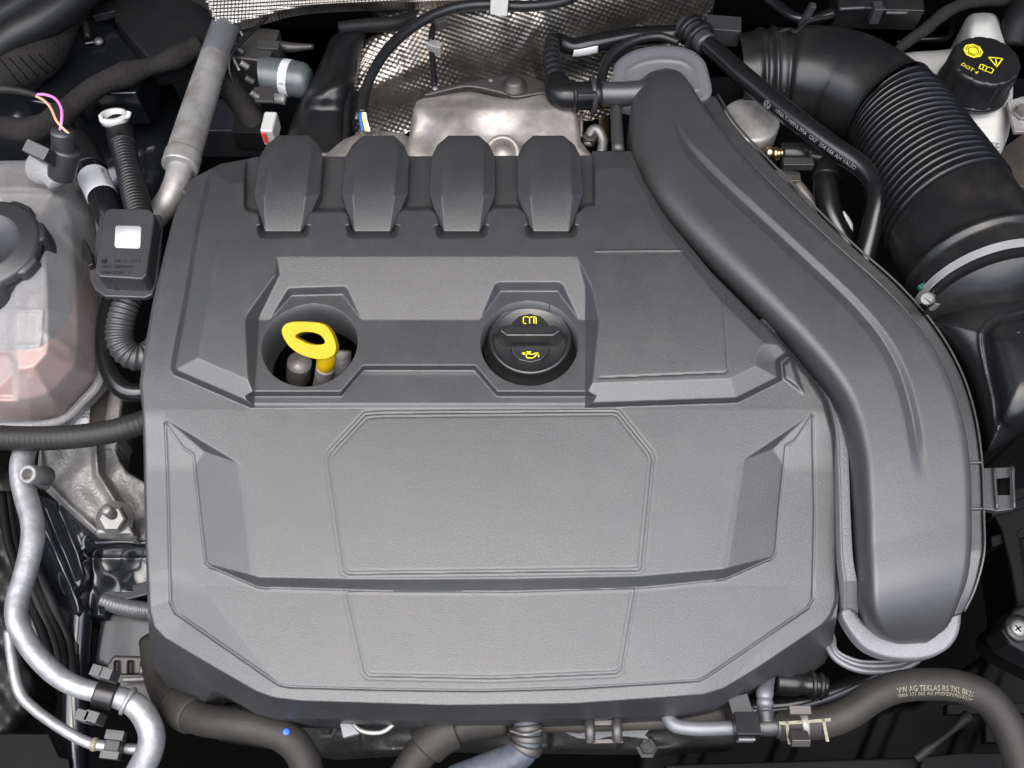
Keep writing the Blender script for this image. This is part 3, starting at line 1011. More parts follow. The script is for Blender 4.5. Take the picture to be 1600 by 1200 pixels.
tube('guide_sleeve', [(468, 566, -30, 19), (466, 590, -55, 19)], 'dull aluminium', dip)
tube('bracket', [(535, 548, -30, 14), (534, 600, -48, 15)], 'cast aluminium', dip)

# ================================================================== air duct on the right of the cover
duct = thing('air_duct', P(1420, 800, -20), 'wide S-shaped grey plastic air duct curving down the right side of the engine cover', 'air duct')
BL = [(1040, 106), (1012, 115), (993, 140), (985, 175), (984, 215), (999, 284), (1038, 345), (1100, 415), (1165, 480), (1238, 556), (1292, 626), (1318, 700),
      (1326, 780), (1330, 860), (1335, 918), (1340, 950), (1350, 975), (1368, 994), (1395, 1005), (1418, 1008)]
BR = [(1042, 106), (1062, 112), (1078, 130), (1094, 155), (1122, 195), (1180, 262), (1243, 325), (1310, 387), (1378, 448), (1436, 510), (1476, 575), (1503, 650),
      (1516, 730), (1518, 810), (1517, 868), (1510, 910), (1497, 945), (1482, 974), (1455, 1000), (1422, 1008)]
GR = [(1048, 160), (1062, 205), (1085, 242), (1140, 297), (1200, 352), (1270, 417), (1330, 474), (1375, 527), (1405, 582), (1423, 642), (1433, 700), (1441, 752)]
GRS = smooth_poly(GR, 4, False)
DT = spline([(0, 15), (0.08, 22), (0.2, 30), (0.34, 35), (0.48, 36), (0.62, 30), (0.76, 19.5), (0.88, 13), (1, 9)], 10)
DL = spline([(0, 6), (0.25, 6), (0.45, -4), (0.6, -18), (0.8, -32), (1, -44)], 10)
def duct_z(t, s, u, v):
    t = np.interp(t, [0, 4 / 19, 13 / 19, 1], [0, 2 / 15, 11 / 15, 1])
    top = np.interp(t, DT[:, 0], DT[:, 1])
    low = np.interp(t, DL[:, 0], DL[:, 1])
    z = low + (top - low) * dome_profile(s, np.interp(t, [0, 0.3, 0.6, 1], [0.34, 0.32, 0.22, 0.18])) ** 1.2
    z += 1.2 * np.sin(math.pi * np.clip((s - 0.12) / 0.88, 0, 1))
    z -= 2.5 * np.clip((s - 0.94) / 0.06, 0, 1) ** 2
    z -= (z - low) * (1 - dome_profile(t, 0.07))
    e = np.clip((t - 0.755) / 0.245, 0, 1)
    z -= (z - low) * e ** 1.9
    d = dline(u, v, GRS)
    hw = 12 * sm(v, 165, 260)
    tip = sm(752 - v, 0, 90) * sm(v, 165, 240)
    z -= 3.8 * tip * np.clip(1 - d / np.maximum(hw, 1), 0, 1)
    return z
loft('body', BL, BR, duct_z, 'duct plastic', duct, nt=420, ns=110, skirt=24, blur=2)
# outer lip with its thin rim
LO = [(1118, 150), (1146, 195), (1196, 250), (1262, 318), (1330, 384), (1398, 444), (1455, 508), (1495, 575), (1519, 645), (1531, 725), (1534, 810), (1534, 868), (1520, 922), (1503, 958)]
LI = [(1096, 150), (1122, 195), (1180, 262), (1243, 325), (1310, 387), (1378, 448), (1434, 510), (1474, 575), (1501, 650), (1514, 730), (1516, 810), (1515, 868), (1503, 925), (1491, 962)]
loft('lip', LI, LO, lambda t, s, u, v: np.interp(t, [0, .1, .84, 1], [0, 6, 10, -8]) + 0 * s, 'duct plastic', duct, nt=120, ns=6, skirt=5)
tube('rim', [(u + 3.5, v - 2.5, z, 2.0) for (u, v), z in zip(LO, np.interp(np.linspace(0, 1, len(LO)), [0, .1, .84, 1], [1, 7.5, 11.5, -8]))], 'duct plastic', duct, seg=8, sub=6)
for v_ in (723, 795):
    tube('rib', [(1514, v_, 11, 1.8), (1536, v_ - 0.5, 11.5, 1.8)], 'duct plastic', duct, seg=6)
# inner flange between the duct and the cover
FI = [(1188, 498), (1237, 546), (1285, 606), (1304, 660), (1309, 730), (1311, 800), (1313, 870), (1318, 915), (1317, 962)]
FO = [(1200, 500), (1256, 557), (1304, 614), (1322, 672), (1327, 740), (1329, 800), (1333, 870), (1340, 915), (1341, 962)]
loft('inner_flange', FI, FO, lambda t, s, u, v: np.interp(t, [0, .2, .85, 1], [14, 6, -6, -34]) + 1.2 * np.exp(-((s - 0.12) / 0.06) ** 2), 'flange plastic', duct, nt=120, ns=16, skirt=10)
# end flanges
relief('front_flange', smooth_poly([(1313, 960), (1330, 950), (1360, 980), (1420, 990), (1470, 985), (1492, 950), (1501, 958), (1497, 990), (1480, 1014), (1450, 1028), (1412, 1031), (1372, 1024), (1340, 1004)], 4),
       lambda u, v, d: -30 + 0.8 * np.minimum(d, 3) - 0.13 * (v - 960), 1.6, 'flange plastic', duct, skirt=8)
relief('rear_flange', smooth_poly([(957, 152), (957, 118), (964, 96), (990, 79), (1030, 71), (1072, 75), (1098, 92), (1107, 115), (1110, 150), (1070, 165), (1000, 165)], 4),
       lambda u, v, d: 2 + 0.6 * np.minimum(d, 4) + 1.5 * np.exp(-((d - 22) / 3) ** 2), 1.6, 'flange plastic', duct, skirt=14)
tube('rear_seal_ring', [(944, 165, -10, 8), (940, 125, -9, 8), (952, 90, -8, 8), (985, 66, -8, 8), (1028, 57, -8, 7), (1060, 66, -8, 6)], 'rubber', duct, seg=12)
tube('side_port', [(1045, 142, 8, 20), (1010, 145, 6, 20), (975, 147, 4, 19), (938, 147, 3, 19)], 'duct plastic', duct, seg=28)
tube('side_post', [(962, 165, -4, 9), (966, 238, 2, 10)], 'duct plastic', duct, seg=12)
# latch on the outer side
latch = prism('latch', [(1537, 731), (1586, 729), (1587, 795), (1560, 799), (1537, 795)], 6, 6, 'satin grey plastic', duct, 0.8)
prism('slot', [(1558, 748), (1578, 746), (1578, 773), (1559, 773)], 6.8, 2, 'matt black', latch, 0)
tube('edge', [(1581, 729, 9, 2.4), (1585, 794, 9, 2.4)], 'satin grey plastic', latch, seg=8)
tube('edge', [(1553, 731, 8, 2.4), (1558, 795, 8, 2.4)], 'satin grey plastic', latch, seg=8)

# ------------------------------------------------------------------ turbo pipe ring below the duct's front end
rg_ = thing('seal_ring', P(1365, 1030, -60), 'light grey double seal ring showing under the front end of the air duct', 'seal ring')
for nm, o_, r in (('ring', 0, 5.0), ('ring', -9, 4.0), ('ring', -16, 2.6)):
    tube(nm, [(1288 - o_ * .2, 992 + o_, -62, r), (1293 - o_ * .6, 1010 + o_, -60, r), (1308, 1031 + o_ * .9, -58, r), (1338, 1046 + o_ * .9, -57, r), (1372, 1050 + o_, -57, r), (1408, 1046 + o_, -57, r), (1436, 1030 + o_, -57, r), (1450, 1005 + o_, -60, r)], 'silver paint pipe', rg_, seg=10)

# ------------------------------------------------------------------ breather hose with elbow, top centre
bh = thing('breather_hose', P(900, 150, -20), 'black ribbed breather hose with a right-angle elbow plugged into the duct side port', 'hose')
HB = [(1075, 52, -20, 13), (1040, 54, -20, 14), (985, 58, -18, 15), (930, 68, -16, 15), (895, 74, -16, 14), (872, 66, -10, 14), (862, 66, -4, 13)]
tube('cross_hose', HB, 'gloss rubber', bh, seg=24)
tube_patch('label', HB, 0.66, 0.82, 0.25, 1.25, 'white label', bh)
HV = [(863, 62, -2, 12), (862, 85, -1, 14), (866, 115, 0, 15), (873, 140, 1, 17)]
tube('ribbed_hose', HV, 'rubber', bh, seg=24, corr=(7.5, 1.2))
tube('elbow', [(871, 128, 1, 19), (872, 143, 2, 20.5), (880, 150, 3, 21), (892, 151, 3, 21), (898, 151, 3, 20)], 'black plastic', bh, seg=28)
CN = [(894, 151, 3, 22), (938, 148, 3, 22)]
tube('connector', CN, 'black plastic', bh, seg=28)
collar('flange', CN, 0.04, 0.14, 2.4, 'black plastic', bh)
collar('flange', CN, 0.68, 0.84, 4.5, 'satin grey plastic', bh)
box('release_tab', P(917, 147, 17), (17, 11, 4), 'satin grey plastic', bh, rot=(-20, 0, 0))

# ------------------------------------------------------------------ slim printed hose
sh = thing('vent_hose', P(1350, 420, -40), 'slim glossy black hose with white print running diagonally beside the air duct', 'hose')
HS = [(1098, 62, -8, 14), (1125, 86, -7, 15), (1160, 118, -5, 16), (1200, 152, -4, 16.5), (1250, 192, -2, 17), (1300, 229, -1, 17), (1345, 260, 0, 17), (1366, 284, 0, 17), (1371, 312, -2, 16.5), (1364, 350, -10, 16), (1352, 400, -22, 15.5), (1346, 440, -34, 15)]
tube('hose', HS, 'gloss rubber', sh, seg=28)
tube_lettering('print', '>PA6.T/MPPA PPA  GKF  204 066 AH VALEO', HS, 0.355, 5.2, -0.62, 'white print', sh, squeeze=0.95)
w_, s_ = resample(path(HS), 0.001)
def on_tube(pts, k, phi, lift=0.2):
    w, s = resample(path(pts), 0.001)
    i = int(k * (len(w) - 1))
    i = min(max(i, 1), len(w) - 2)
    t = w[i + 1, :3] - w[i - 1, :3]
    t /= np.linalg.norm(t)
    cv = np.array(CAM) - w[i, :3]
    cv -= t * cv.dot(t)
    cv /= np.linalg.norm(cv)
    sd_ = np.cross(cv, t)
    n = math.cos(phi) * cv + math.sin(phi) * sd_
    up = -math.sin(phi) * cv + math.cos(phi) * sd_
    return Vector(w[i, :3] + n * (w[i, 3] + lift / 1000)), Vector(t), Vector(up), Vector(n)
def roundel(name, at, ex, ey, r, mat, parent, thick=0.15):
    lines = [circ(0, 0, r, 24), [(-0.62 * r, 0.66 * r), (-0.22 * r, 0.06 * r), (0, 0.06 * r), (0.22 * r, 0.06 * r), (0.62 * r, 0.66 * r)][0:2],
             [(-0.36 * r, 0.85 * r), (0, 0.12 * r), (0.36 * r, 0.85 * r)], [(-0.86 * r, 0.36 * r), (-0.42 * r, -0.78 * r), (0, 0.0), (0.42 * r, -0.78 * r), (0.86 * r, 0.36 * r)]]
    return strokes(name, [lines[0]] + lines[2:], r * 0.17, at, ex, ey, mat, parent, thick)
a_, t_, u_, n_ = on_tube(HS, 0.325, -0.55)
roundel('emblem', a_, t_, u_, 3.6, 'white print', sh)
CNS = [(1068, 38, -12, 17), (1085, 52, -10, 18), (1104, 70, -8, 18)]
tube('end_fitting', CNS, 'satin grey plastic', sh, seg=24)
collar('ring', CNS, 0.22, 0.38, 4, 'black plastic', sh)
collar('ring', CNS, 0.62, 0.78, 4.5, 'black plastic', sh)
box('fitting_block', P(1128, 48, -16), (34, 20, 20), 'satin grey plastic', sh, rot=(0, 0, -6))

# ------------------------------------------------------------------ air intake hose
ih = thing('air_intake_hose', P(1480, 330, -60), 'big black rubber air intake hose, bent and corrugated, at the right rear', 'hose')
def sub_path(pts, k0, k1, step=0.0012):
    w, s = resample(path(pts, 12), step)
    i0, i1 = int(k0 * (len(w) - 1)), int(k1 * (len(w) - 1))
    return w[i0:i1 + 1].copy()
HI = [(1150, 122, -44, 66), (1195, 119, -42, 69), (1250, 119, -38, 76), (1322, 134, -31, 80), (1392, 180, -24, 80), (1438, 258, -12, 92), (1484, 338, 0, 103), (1518, 400, 6, 108), (1548, 458, 10, 113), (1560, 482, 12, 113)]
wI, sI = resample(path(HI, 14), 0.0009)
def frac_at(v_):      # fraction of the run nearest to the measured station with that v
    q = [p for p in HI if p[1] == v_][0]
    c = np.array(P(*q[:3]))
    return np.argmin(np.linalg.norm(wI[:, :3] - c, axis=1))
iA, iB, iC = frac_at(180), frac_at(338), frac_at(458)
iA -= 4
SKEW = np.interp(np.arange(len(wI)), [0, iA * 0.55, iA, iB, iC, len(wI)], [0, 0, 0.16, 0.20, -0.02, -0.02])
def tube_w(name, w, mat, parent, seg=64, cap=False, i0=0):
    v, f = tube_geo(w, seg, cap=cap)
    t, n, b_ = frames(w[:, :3])
    out = []
    for i in range(len(w)):
        sx = np.cross(t[i], np.array(FWD))
        sx /= np.linalg.norm(sx)
        if sx[0] < 0:
            sx = -sx
        k = SKEW[min(i0 + i, len(SKEW) - 1)]
        for q in range(seg):
            p = v[i * seg + q]
            out.append(p - t[i] * k * np.dot(p - w[i, :3], sx))
    return link(name, out, f, mat, parent)
el = wI[:iA + 1].copy()
sl = sI[:iA + 1]
for c_, w2, a_ in ((0.022, 0.004, 0.0035), (0.034, 0.003, 0.004), (0.050, 0.005, -0.003)):
    el[:, 3] += a_ * np.exp(-((sl - c_) / w2) ** 2)
el[:, 3] += 0.003 * np.exp(-((sl - sl[-1]) / 0.004) ** 2)
tube_w('elbow', el, 'intake rubber', ih)
bl = wI[iA:iB + 1].copy()
ph = np.linspace(0, 19, len(bl)) % 1
bl[:, 3] += 0.0022 - 0.0062 * (0.5 + 0.5 * np.cos(2 * math.pi * ph)) ** 1.3
tube_w('bellows', bl, 'gloss rubber', ih, seg=96, i0=iA)
cf = wI[iB:].copy()
sc = sI[iB:] - sI[iB]
Lc = sI[iC] - sI[iB]
cf[:, 3] += 0.003 * np.exp(-((sc - Lc + 0.028) / 0.004) ** 2) + 0.0025 * np.exp(-((sc - Lc - 0.016) / 0.003) ** 2)
tube_w('cuff', cf, 'intake rubber', ih, cap=True, i0=iB)
strp = tube('strap', [(1212, 52, 0, 3.5), (1232, 46, 4, 3.5), (1244, 50, 6, 3.5), (1262, 34, 6, 3.5), (1300, 26, 4, 3.5)], 'dull black', ih, seg=8)
box('strap_tab', P(1261, 24, 10), (6, 6, 26), 'satin grey plastic', ih, rot=(0, 12, 0))

hc = thing('hose_clamp', P(1440, 466, 0), 'shiny steel band clamp with worm screw round the end of the intake hose', 'hose clamp')
bd = wI[iC - 5:iC + 6].copy()
bd[:, 3] += 0.0016
bd = np.vstack([bd[0] * [1, 1, 1, 0] + [0, 0, 0, bd[0, 3] - 0.0014], bd, bd[-1] * [1, 1, 1, 0] + [0, 0, 0, bd[-1, 3] - 0.0014]])
tube_w('band', bd, 'band steel', hc, seg=96, i0=iC - 6)
scr = P(1449, 466, 30)
lathe('screw_head', scr, [(0, 0), (4.6, 0), (5.2, 1), (5.2, 3.5), (4.2, 4.6), (0, 4.6)], 'zinc steel', hc, axis=(-0.5, -0.55, 0.67), seg=28, smooth=False)
strokes('slot', [[(-3.6, 0), (3.6, 0)]], 1.1, scr + Vector((-0.5, -0.55, 0.67)) * 0.0047, Vector((0.6, -0.8, 0.0)).normalized(), Vector((0.5, -0.55, 0.67)).cross(Vector((0.6, -0.8, 0))).normalized() * -1, 'matt black', hc, 0.15)
sx_ = Vector((-0.75, -0.35, 0.6)).normalized()
lathe('screw_thread', scr - sx_ * 0.014, [(0, 0)] + [q for k in range(6) for q in ((3.2, k * 2.3), (4.4, k * 2.3 + 1.1))] + [(0, 14)], 'zinc steel', hc, axis=sx_, seg=20)
box('housing', scr - sx_ * 0.011 + Vector((0.004, 0.002, -0.006)), (18, 13, 8), 'zinc steel', hc, rot=(0, 25, 25))
box('green_tag', P(1442, 447, 20), (9, 4, 4), 'green plastic', hc, rot=(0, 0, 30))

# ------------------------------------------------------------------ air filter housing
ab = thing('air_filter_housing', P(1560, 600, -80), 'glossy black plastic air filter housing at the right edge, with a raised pill-shaped panel', 'filter housing')
def ab_z(u, v, d):
    z = -4 + 36 * dome_profile(d, 84) - 0.02 * (v - 480)
    pill = smooth_poly([(1534, 535), (1540, 512), (1556, 498), (1580, 493), (1700, 488), (1700, 700), (1572, 678), (1552, 620)], 4)
    s2 = sdpoly(u, v, pill)
    z += 17 * dome_profile(np.maximum(-s2 - 8, 0), 62) + 1.5 * np.exp(-((s2 - 3) / 2.2) ** 2) + 1.3 * np.exp(-((s2 + 6) / 2.2) ** 2)
    return z
relief('lid', smooth_poly([(1447, 510), (1474, 488), (1510, 470), (1555, 455), (1610, 445), (1690, 436), (1690, 690), (1610, 672), (1546, 706), (1540, 690), (1530, 645), (1505, 575), (1464, 520)], 3),
       ab_z, 2.0, 'black plastic', ab, skirt=110)
for k in range(4):
    prism('rib', [(1548, 700 + 46 * k), (1660, 668 + 46 * k), (1660, 684 + 46 * k), (1550, 716 + 46 * k)], -70 - 6 * k, 40, 'deep black', ab, 1)
relief('lower_shell', [(1545, 800), (1560, 828), (1576, 890), (1584, 940), (1583, 958), (1568, 972), (1565, 992), (1585, 1012), (1680, 1060), (1680, 690), (1545, 700)],
       lambda u, v, d: -92 + 8 * dome_profile(d, 8) - 12 * (sdpoly(u, v, [(1592, 830), (1650, 800), (1650, 930), (1608, 935)]) < 0), 2.4, 'deep black', ab, skirt=50)
relief('mounting_foot', [(1582, 952), (1600, 945), (1680, 940), (1680, 1060), (1600, 1022), (1576, 1008), (1562, 985)], lambda u, v, d: -72 + 4 * dome_profile(d, 6), 2.2, 'dull black', ab, skirt=26)
lathe('washer', P(1591, 982, -67), [(10.5, 0), (10.5, 1.4), (7, 2.0)], 'black plastic', ab, seg=28)
sw = lathe('screw', P(1591, 982, -65.5), [(6.4, 0), (6.4, 1.2), (5.6, 2.6), (3.2, 3.4), (0, 3.5)], 'zinc steel', ab, seg=28)
strokes('cross_slot', [[(-2.4, 0), (2.4, 0)], [(0, -2.4), (0, 2.4)]], 1.0, P(1591, 982, -62.0), *turned(30), 'matt black', sw, 0.2)

# ------------------------------------------------------------------ brake fluid reservoir
br = thing('brake_fluid_reservoir', P(1520, 180, -60), 'white plastic brake fluid reservoir with a black screw cap, upper right corner', 'reservoir')
def br_z(u, v, d):
    z = -42 + 30 * dome_profile(d, 26)
    nb = sdpoly(u, v, [(1505, 78), (1508, 40), (1520, 24), (1552, 26), (1563, 48), (1570, 84)])
    z += 16 * sm(-nb, -14, 10)
    return z - 0.10 * np.maximum(v - 150, 0)
relief('tank', smooth_poly([(1400, 92), (1418, 82), (1470, 78), (1494, 72), (1503, 42), (1514, 24), (1536, 19), (1556, 24), (1566, 46), (1578, 90), (1583, 140), (1578, 200), (1566, 236), (1552, 262), (1530, 280), (1470, 230), (1420, 140)], 4),
       br_z, 2.0, 'reservoir', br, skirt=60)
bc = P(1527, 120, 8)
kz = 1000 * S(1527, 100, 20)
def knurl(a, h):
    x = math.cos(14 * a)
    return 1 - 0.035 * max(0.0, x - 0.55) / 0.45
rc = 54 * kz
lathe('collar', bc, [(rc * 1.05, -14), (rc * 1.05, -9), (rc * 0.98, -8)], 'black plastic', br, seg=96)
bcap = lathe('cap', bc, [(rc * 1.03, -9), (rc * 1.03, -6), (rc, -5), (rc * 0.99, 15), (rc * 0.97, 18.5), (rc * 0.93, 20.5), (rc * 0.90, 20.7), (0, 20.7)], 'black plastic', br, seg=112, rfun=knurl)
zt = (bc.z + 0.0211) * 1000
ex_, ey_ = turned(-33)
oc = P(1520.5, 79.5, zt)
octo = [(8.9 * math.cos(math.radians(22.5 + 45 * k)), 8.9 * math.sin(math.radians(22.5 + 45 * k))) for k in range(8)]
strokes('brake_symbol', [], 1, oc, ex_, ey_, 'yellow print', bcap, 0.15, fills=[octo])
strokes('brake_symbol_line', [circ(0, 0, 4.6, 20), circ(0, 0, 6.2, 10, 60, 120), circ(0, 0, 6.2, 10, 240, 300), circ(0, 0, 6.4, 10, 150, 200), circ(0, 0, 6.4, 10, -20, 30)], 0.8, oc + Vector((0, 0, 0.0003)), ex_, ey_, 'dark print', bcap, 0.1)
tri = P(1556.5, 97, zt)
strokes('warning_symbol', [[(-6.2, 5.2), (6.2, 5.2), (0, -5.8), (-6.2, 5.2)], [(0, 3.2), (0, -0.4)], [(0, -1.8), (0, -2.6)]], 1.1, tri, *turned(-8), 'yellow print', bcap, 0.15)
strokes('book_symbol', [[(-7, -3.6), (-7, 3.4), (-3, 4), (0, 3), (3, 4), (7, 3.4), (7, -3.6), (3, -3), (0, -4), (-3, -3), (-7, -3.6)], [(0, 3), (0, -4)], [(-3.6, 2), (-3.6, 1.4)], [(-3.6, 0.4), (-3.6, -2)]], 1.0, P(1541, 107.5, zt), ex_ * 0.85, ey_ * 0.85, 'yellow print', bcap, 0.15)
lettering('lettering', 'DOT 4', 6.2, P(1500.5, 101.5, zt), *turned(-44), 'yellow print', bcap, 0.15, 0.92)
lettering('level_mark', 'MAX', 9.5, P(1549, 222, -16), *turned(-100), 'dark print', br, 0.6)
bk = thing('bracket', P(1590, 190, -30), 'bare metal bracket with a bolt at the right edge beside the brake fluid reservoir', 'bracket')
prism('plate', [(1574, 158), (1598, 150), (1640, 152), (1640, 204), (1586, 206)], -6, 4, 'dull aluminium', bk, 0.8)
lathe('bolt', P(1597, 178, -6), [(9.5, 0), (9.5, 2), (7, 2.4), (7, 7), (0, 7)], 'zinc steel', bk, seg=6, smooth=False)

# ------------------------------------------------------------------ fuel pump and its plug beside the duct
fp = thing('fuel_pump', P(1172, 215, -70), 'round bare metal fuel pump housing with a brass neck beside the air duct', 'pump')
lathe('housing', P(1166, 210, -54), [(28, -40), (28, 18), (27, 20.5), (24, 21.5), (0, 22)], 'dull aluminium', fp, seg=48)
tube('neck', [(1198, 238, -40, 11), (1210, 240, -38, 11), (1226, 240, -36, 10)], 'brass', fp, seg=20, corr=(6, 1.2))
tube('pipe', [(1225, 268, -62, 9), (1245, 288, -64, 9), (1268, 318, -66, 9), (1292, 350, -70, 8)], 'dull aluminium', fp, seg=16)
prism('bracket', [(1212, 262), (1250, 268), (1252, 282), (1216, 284)], -56, 6, 'dull aluminium', fp)
pp = thing('fuel_line', P(1300, 340, -70), 'black rubber fuel line with a quick connector on the metal pump', 'hose')
QC = [(1222, 240, -34, 17), (1252, 240, -33, 17), (1266, 242, -33, 12), (1286, 246, -34, 15)]
tube('quick_connector', QC, 'black plastic', pp, seg=24)
box('release_tab', P(1246, 256, -26), (28, 9, 8), 'satin grey plastic', pp)
HQ = [(1290, 240, -36, 14), (1292, 268, -38, 19), (1291, 300, -42, 19), (1300, 340, -48, 18), (1322, 380, -56, 18), (1352, 428, -66, 18)]
tube('hose', HQ, 'gloss rubber', pp, seg=24)
collar('cuff', HQ, 0.06, 0.22, 1.6, 'rubber', pp)
tube('cable_tie', [(1316, 332, -44, 4), (1328, 350, -46, 4), (1330, 362, -48, 3)], 'white plastic', pp, seg=8)

# ------------------------------------------------------------------ looms and plugs, upper right
cb = thing('plug_pair', P(1370, 20, -10), 'pair of black electrical plugs at the top edge above the intake hose', 'electrical plug')
for nm, at, sz in (('plug', (1338, 10), (46, 30, 30)), ('plug', (1402, 10), (40, 34, 28))):
    box(nm, P(at[0], at[1], 0), sz, 'black plastic', cb, rot=(8, 0, -2), bevel=1.5)
tube('ridge', [(1312, 14, 14, 3), (1352, 12, 14, 3)], 'satin grey plastic', cb, seg=8)
tube('ridge', [(1384, 20, 16, 3), (1418, 20, 16, 3)], 'satin grey plastic', cb, seg=8)
box('clip', P(1368, 20, 8), (9, 12, 18), 'satin grey plastic', cb)
lm = thing('wiring_loom', P(1450, 50, -40), 'black taped wiring loom arching over the white brake fluid reservoir', 'wiring loom')
tube('taped_bundle', [(1396, 84, -30, 7), (1420, 64, -20, 9), (1448, 44, -16, 10), (1480, 18, -14, 10), (1520, 2, -14, 10), (1570, -2, -16, 10), (1640, -8, -18, 10)], 'loom tape', lm, seg=16, wob=0.05)
tube('sleeve', [(1388, 88, -32, 8), (1404, 78, -27, 8), (1418, 66, -21, 8)], 'dull black', lm, seg=16, corr=(5, 0.8))
bp = thing('brake_pipe', P(1460, 62, -60), 'thin shiny black metal pipe behind the white reservoir', 'pipe')
tube('pipe', [(1400, 66, -50, 4), (1440, 62, -50, 4.5), (1475, 60, -50, 4.5), (1486, 50, -52, 4.5), (1490, 30, -56, 4.5)], 'gloss rubber', bp, seg=12)
vb_ = thing('vacuum_hose', P(1250, 20, -20), 'shiny black vacuum hose dipping onto the intake elbow at the top edge', 'hose')
tube('hose', [(1180, -18, -10, 8), (1212, 6, -6, 8), (1240, 26, -2, 8), (1270, 30, 0, 8), (1302, 20, 2, 9)], 'gloss rubber', vb_, seg=16)
cy = thing('reservoir_hose', P(1590, 40, -40), 'dull black rubber hose stub in the top right corner', 'hose')
tube('hose', [(1580, 70, -30, 22), (1590, 34, -16, 22), (1612, -10, -10, 22)], 'dull black', cy, seg=20)
rp = thing('wing_panel', P(1600, 260, -90), 'brown black body panel under the brake fluid reservoir at the right edge', 'body panel')
prism('panel', [(1540, 250), (1680, 150), (1680, 300), (1580, 290)], -70, 20, 'rust pipe', rp, 1)

# ================================================================== rear: heat shields
hs = thing('heat_shield', P(780, 100, -60), 'dimpled aluminium heat shield behind the engine, stained brown in places', 'heat shield')
def foil_z(u, v, d):
    z = -62 - 0.10 * (v - 100) + 16 * np.sin((u - 600) / 95.0) * 0.35 + 8 * np.exp(-((u - 700 - (v - 100) * .4) / 40) ** 2) + 5 * np.sin(v / 28.0 + u / 90.0)
    ur, vr = u * 0.94 - v * 0.34, u * 0.34 + v * 0.94
    wob = 1.2 * np.sin(u / 23.0 + v / 31.0)
    z += 0.62 * (0.5 + 0.5 * np.cos(math.pi * (ur + wob) / 5.6) * np.cos(math.pi * (vr + wob) / 4.5)) ** 1.3 * 1.7
    rg = np.random.RandomState(3)
    for _ in range(26):
        cu, cv, rr, aa = rg.uniform(560, 1080), rg.uniform(-20, 200), rg.uniform(14, 60), rg.uniform(0, math.pi)
        l_ = (u - cu) * math.cos(aa) + (v - cv) * math.sin(aa)
        z += rg.uniform(-5, 5) * np.exp(-(l_ / (rr * 0.3)) ** 2 - (((u - cu) ** 2 + (v - cv) ** 2) / (rr * 1.6) ** 2))
    return z + 4 * dome_profile(d, 6)
relief('shield', smooth_poly([(552, 212), (545, 150), (556, 90), (575, 60), (600, 40), (600, -30), (1085, -30), (1080, 60), (1040, 110), (1000, 150), (930, 190), (780, 200), (660, 205), (600, 222)], 4),
       foil_z, 1.7, 'foil', hs, skirt=8, blur=0)
hs2 = thing('insulation_mat', P(430, 20, -30), 'silver embossed insulation mat hanging at the top edge above the metal pipe', 'heat shield')
def mat_z(u, v, d):
    z = -24 - 0.25 * (v - 10) + 0.9 * np.cos((u + v) / 1.7) * np.cos((u - v) / 1.9) + 4 * np.sin(u / 37.0)
    return z + 5 * dome_profile(d, 7)
relief('mat', smooth_poly([(318, -25), (322, 6), (336, 38), (345, 46), (372, 38), (410, 28), (450, 17), (505, 10), (600, 6), (760, 0), (760, -25)], 4), mat_z, 1.5, 'foil', hs2, skirt=8, blur=0)

ts = thing('turbo_shield', P(780, 220, -40), 'plain pressed steel heat plate with a dark bolted strip, directly behind the four bosses', 'heat shield')
def turbo_z(u, v, d):
    z = -18 - 0.16 * (v - 160) + 7 * sm(v, 150, 172) + 6 * np.exp(-((u - 700) / 30) ** 2) * sm(v, 150, 190) + 5 * np.exp(-((u - 850) / 26) ** 2) - 5 * np.exp(-((u - 775) / 34) ** 2) * sm(v, 170, 215)
    rg = np.random.RandomState(8)
    for _ in range(22):
        cu, cv, rr = rg.uniform(640, 910), rg.uniform(150, 255), rg.uniform(8, 26)
        z = z + rg.uniform(-2.2, 2.2) * np.exp(-((u - cu) ** 2 + (v - cv) ** 2) / rr ** 2)
    return z + 6 * dome_profile(d, 9)
relief('plate', smooth_poly([(652, 158), (700, 147), (735, 143), (775, 151), (810, 153), (860, 146), (896, 150), (903, 180), (908, 222), (914, 262), (640, 262), (634, 240), (641, 205)], 3),
       turbo_z, 1.8, 'heat plate', ts, skirt=20)
lathe('port', P(785, 240, -14), [(17, -10), (17, 2), (15, 5), (12, 5), (11, -6), (0, -6)], 'heat plate', ts, axis=(0, -0.5, 1), seg=28)
strip = relief('strip', smooth_poly([(665, 150), (672, 140), (720, 129), (762, 121), (796, 115), (826, 117), (850, 128), (866, 144), (838, 148), (806, 153), (786, 147), (740, 137), (712, 139)], 3),
       lambda u, v, d: -10 + 1.5 * dome_profile(d, 3), 1.8, 'dark steel', ts, skirt=4)
for (u, v, r) in ((804, 136, 15.5), ):
    lathe('bolt', P(u, v, -9), [(r * .75, 0), (r * .75, 2), (r * .55, 3), (r * .52, 7), (r * .3, 8.5), (0, 8.6)], 'dark steel', strip, seg=28)
for (u, v) in ((680, 139), (767, 126)):
    lathe('rivet', P(u, v, -8.5), [(2.8, 0), (2.6, 1.4), (1.4, 2), (0, 2)], 'zinc steel', strip, seg=16)
ex = thing('exhaust_flange', P(600, 225, -70), 'tan stained metal exhaust flange showing between the two left bosses', 'exhaust part')
relief('casting', smooth_poly([(505, 262), (528, 225), (552, 212), (575, 205), (605, 205), (640, 215), (640, 262)], 3), lambda u, v, d: -34 + 14 * dome_profile(d, 20), 2, 'heat plate', ex, skirt=30)
tube('clip', [(563, 205, -14, 3), (572, 214, -12, 3.5), (588, 212, -12, 3.5), (592, 200, -14, 3)], 'zinc steel', ex, seg=10)
fx = thing('metal_fitting', P(925, 205, -40), 'small cluster of metal fittings between the heat plate and the air duct', 'fitting')
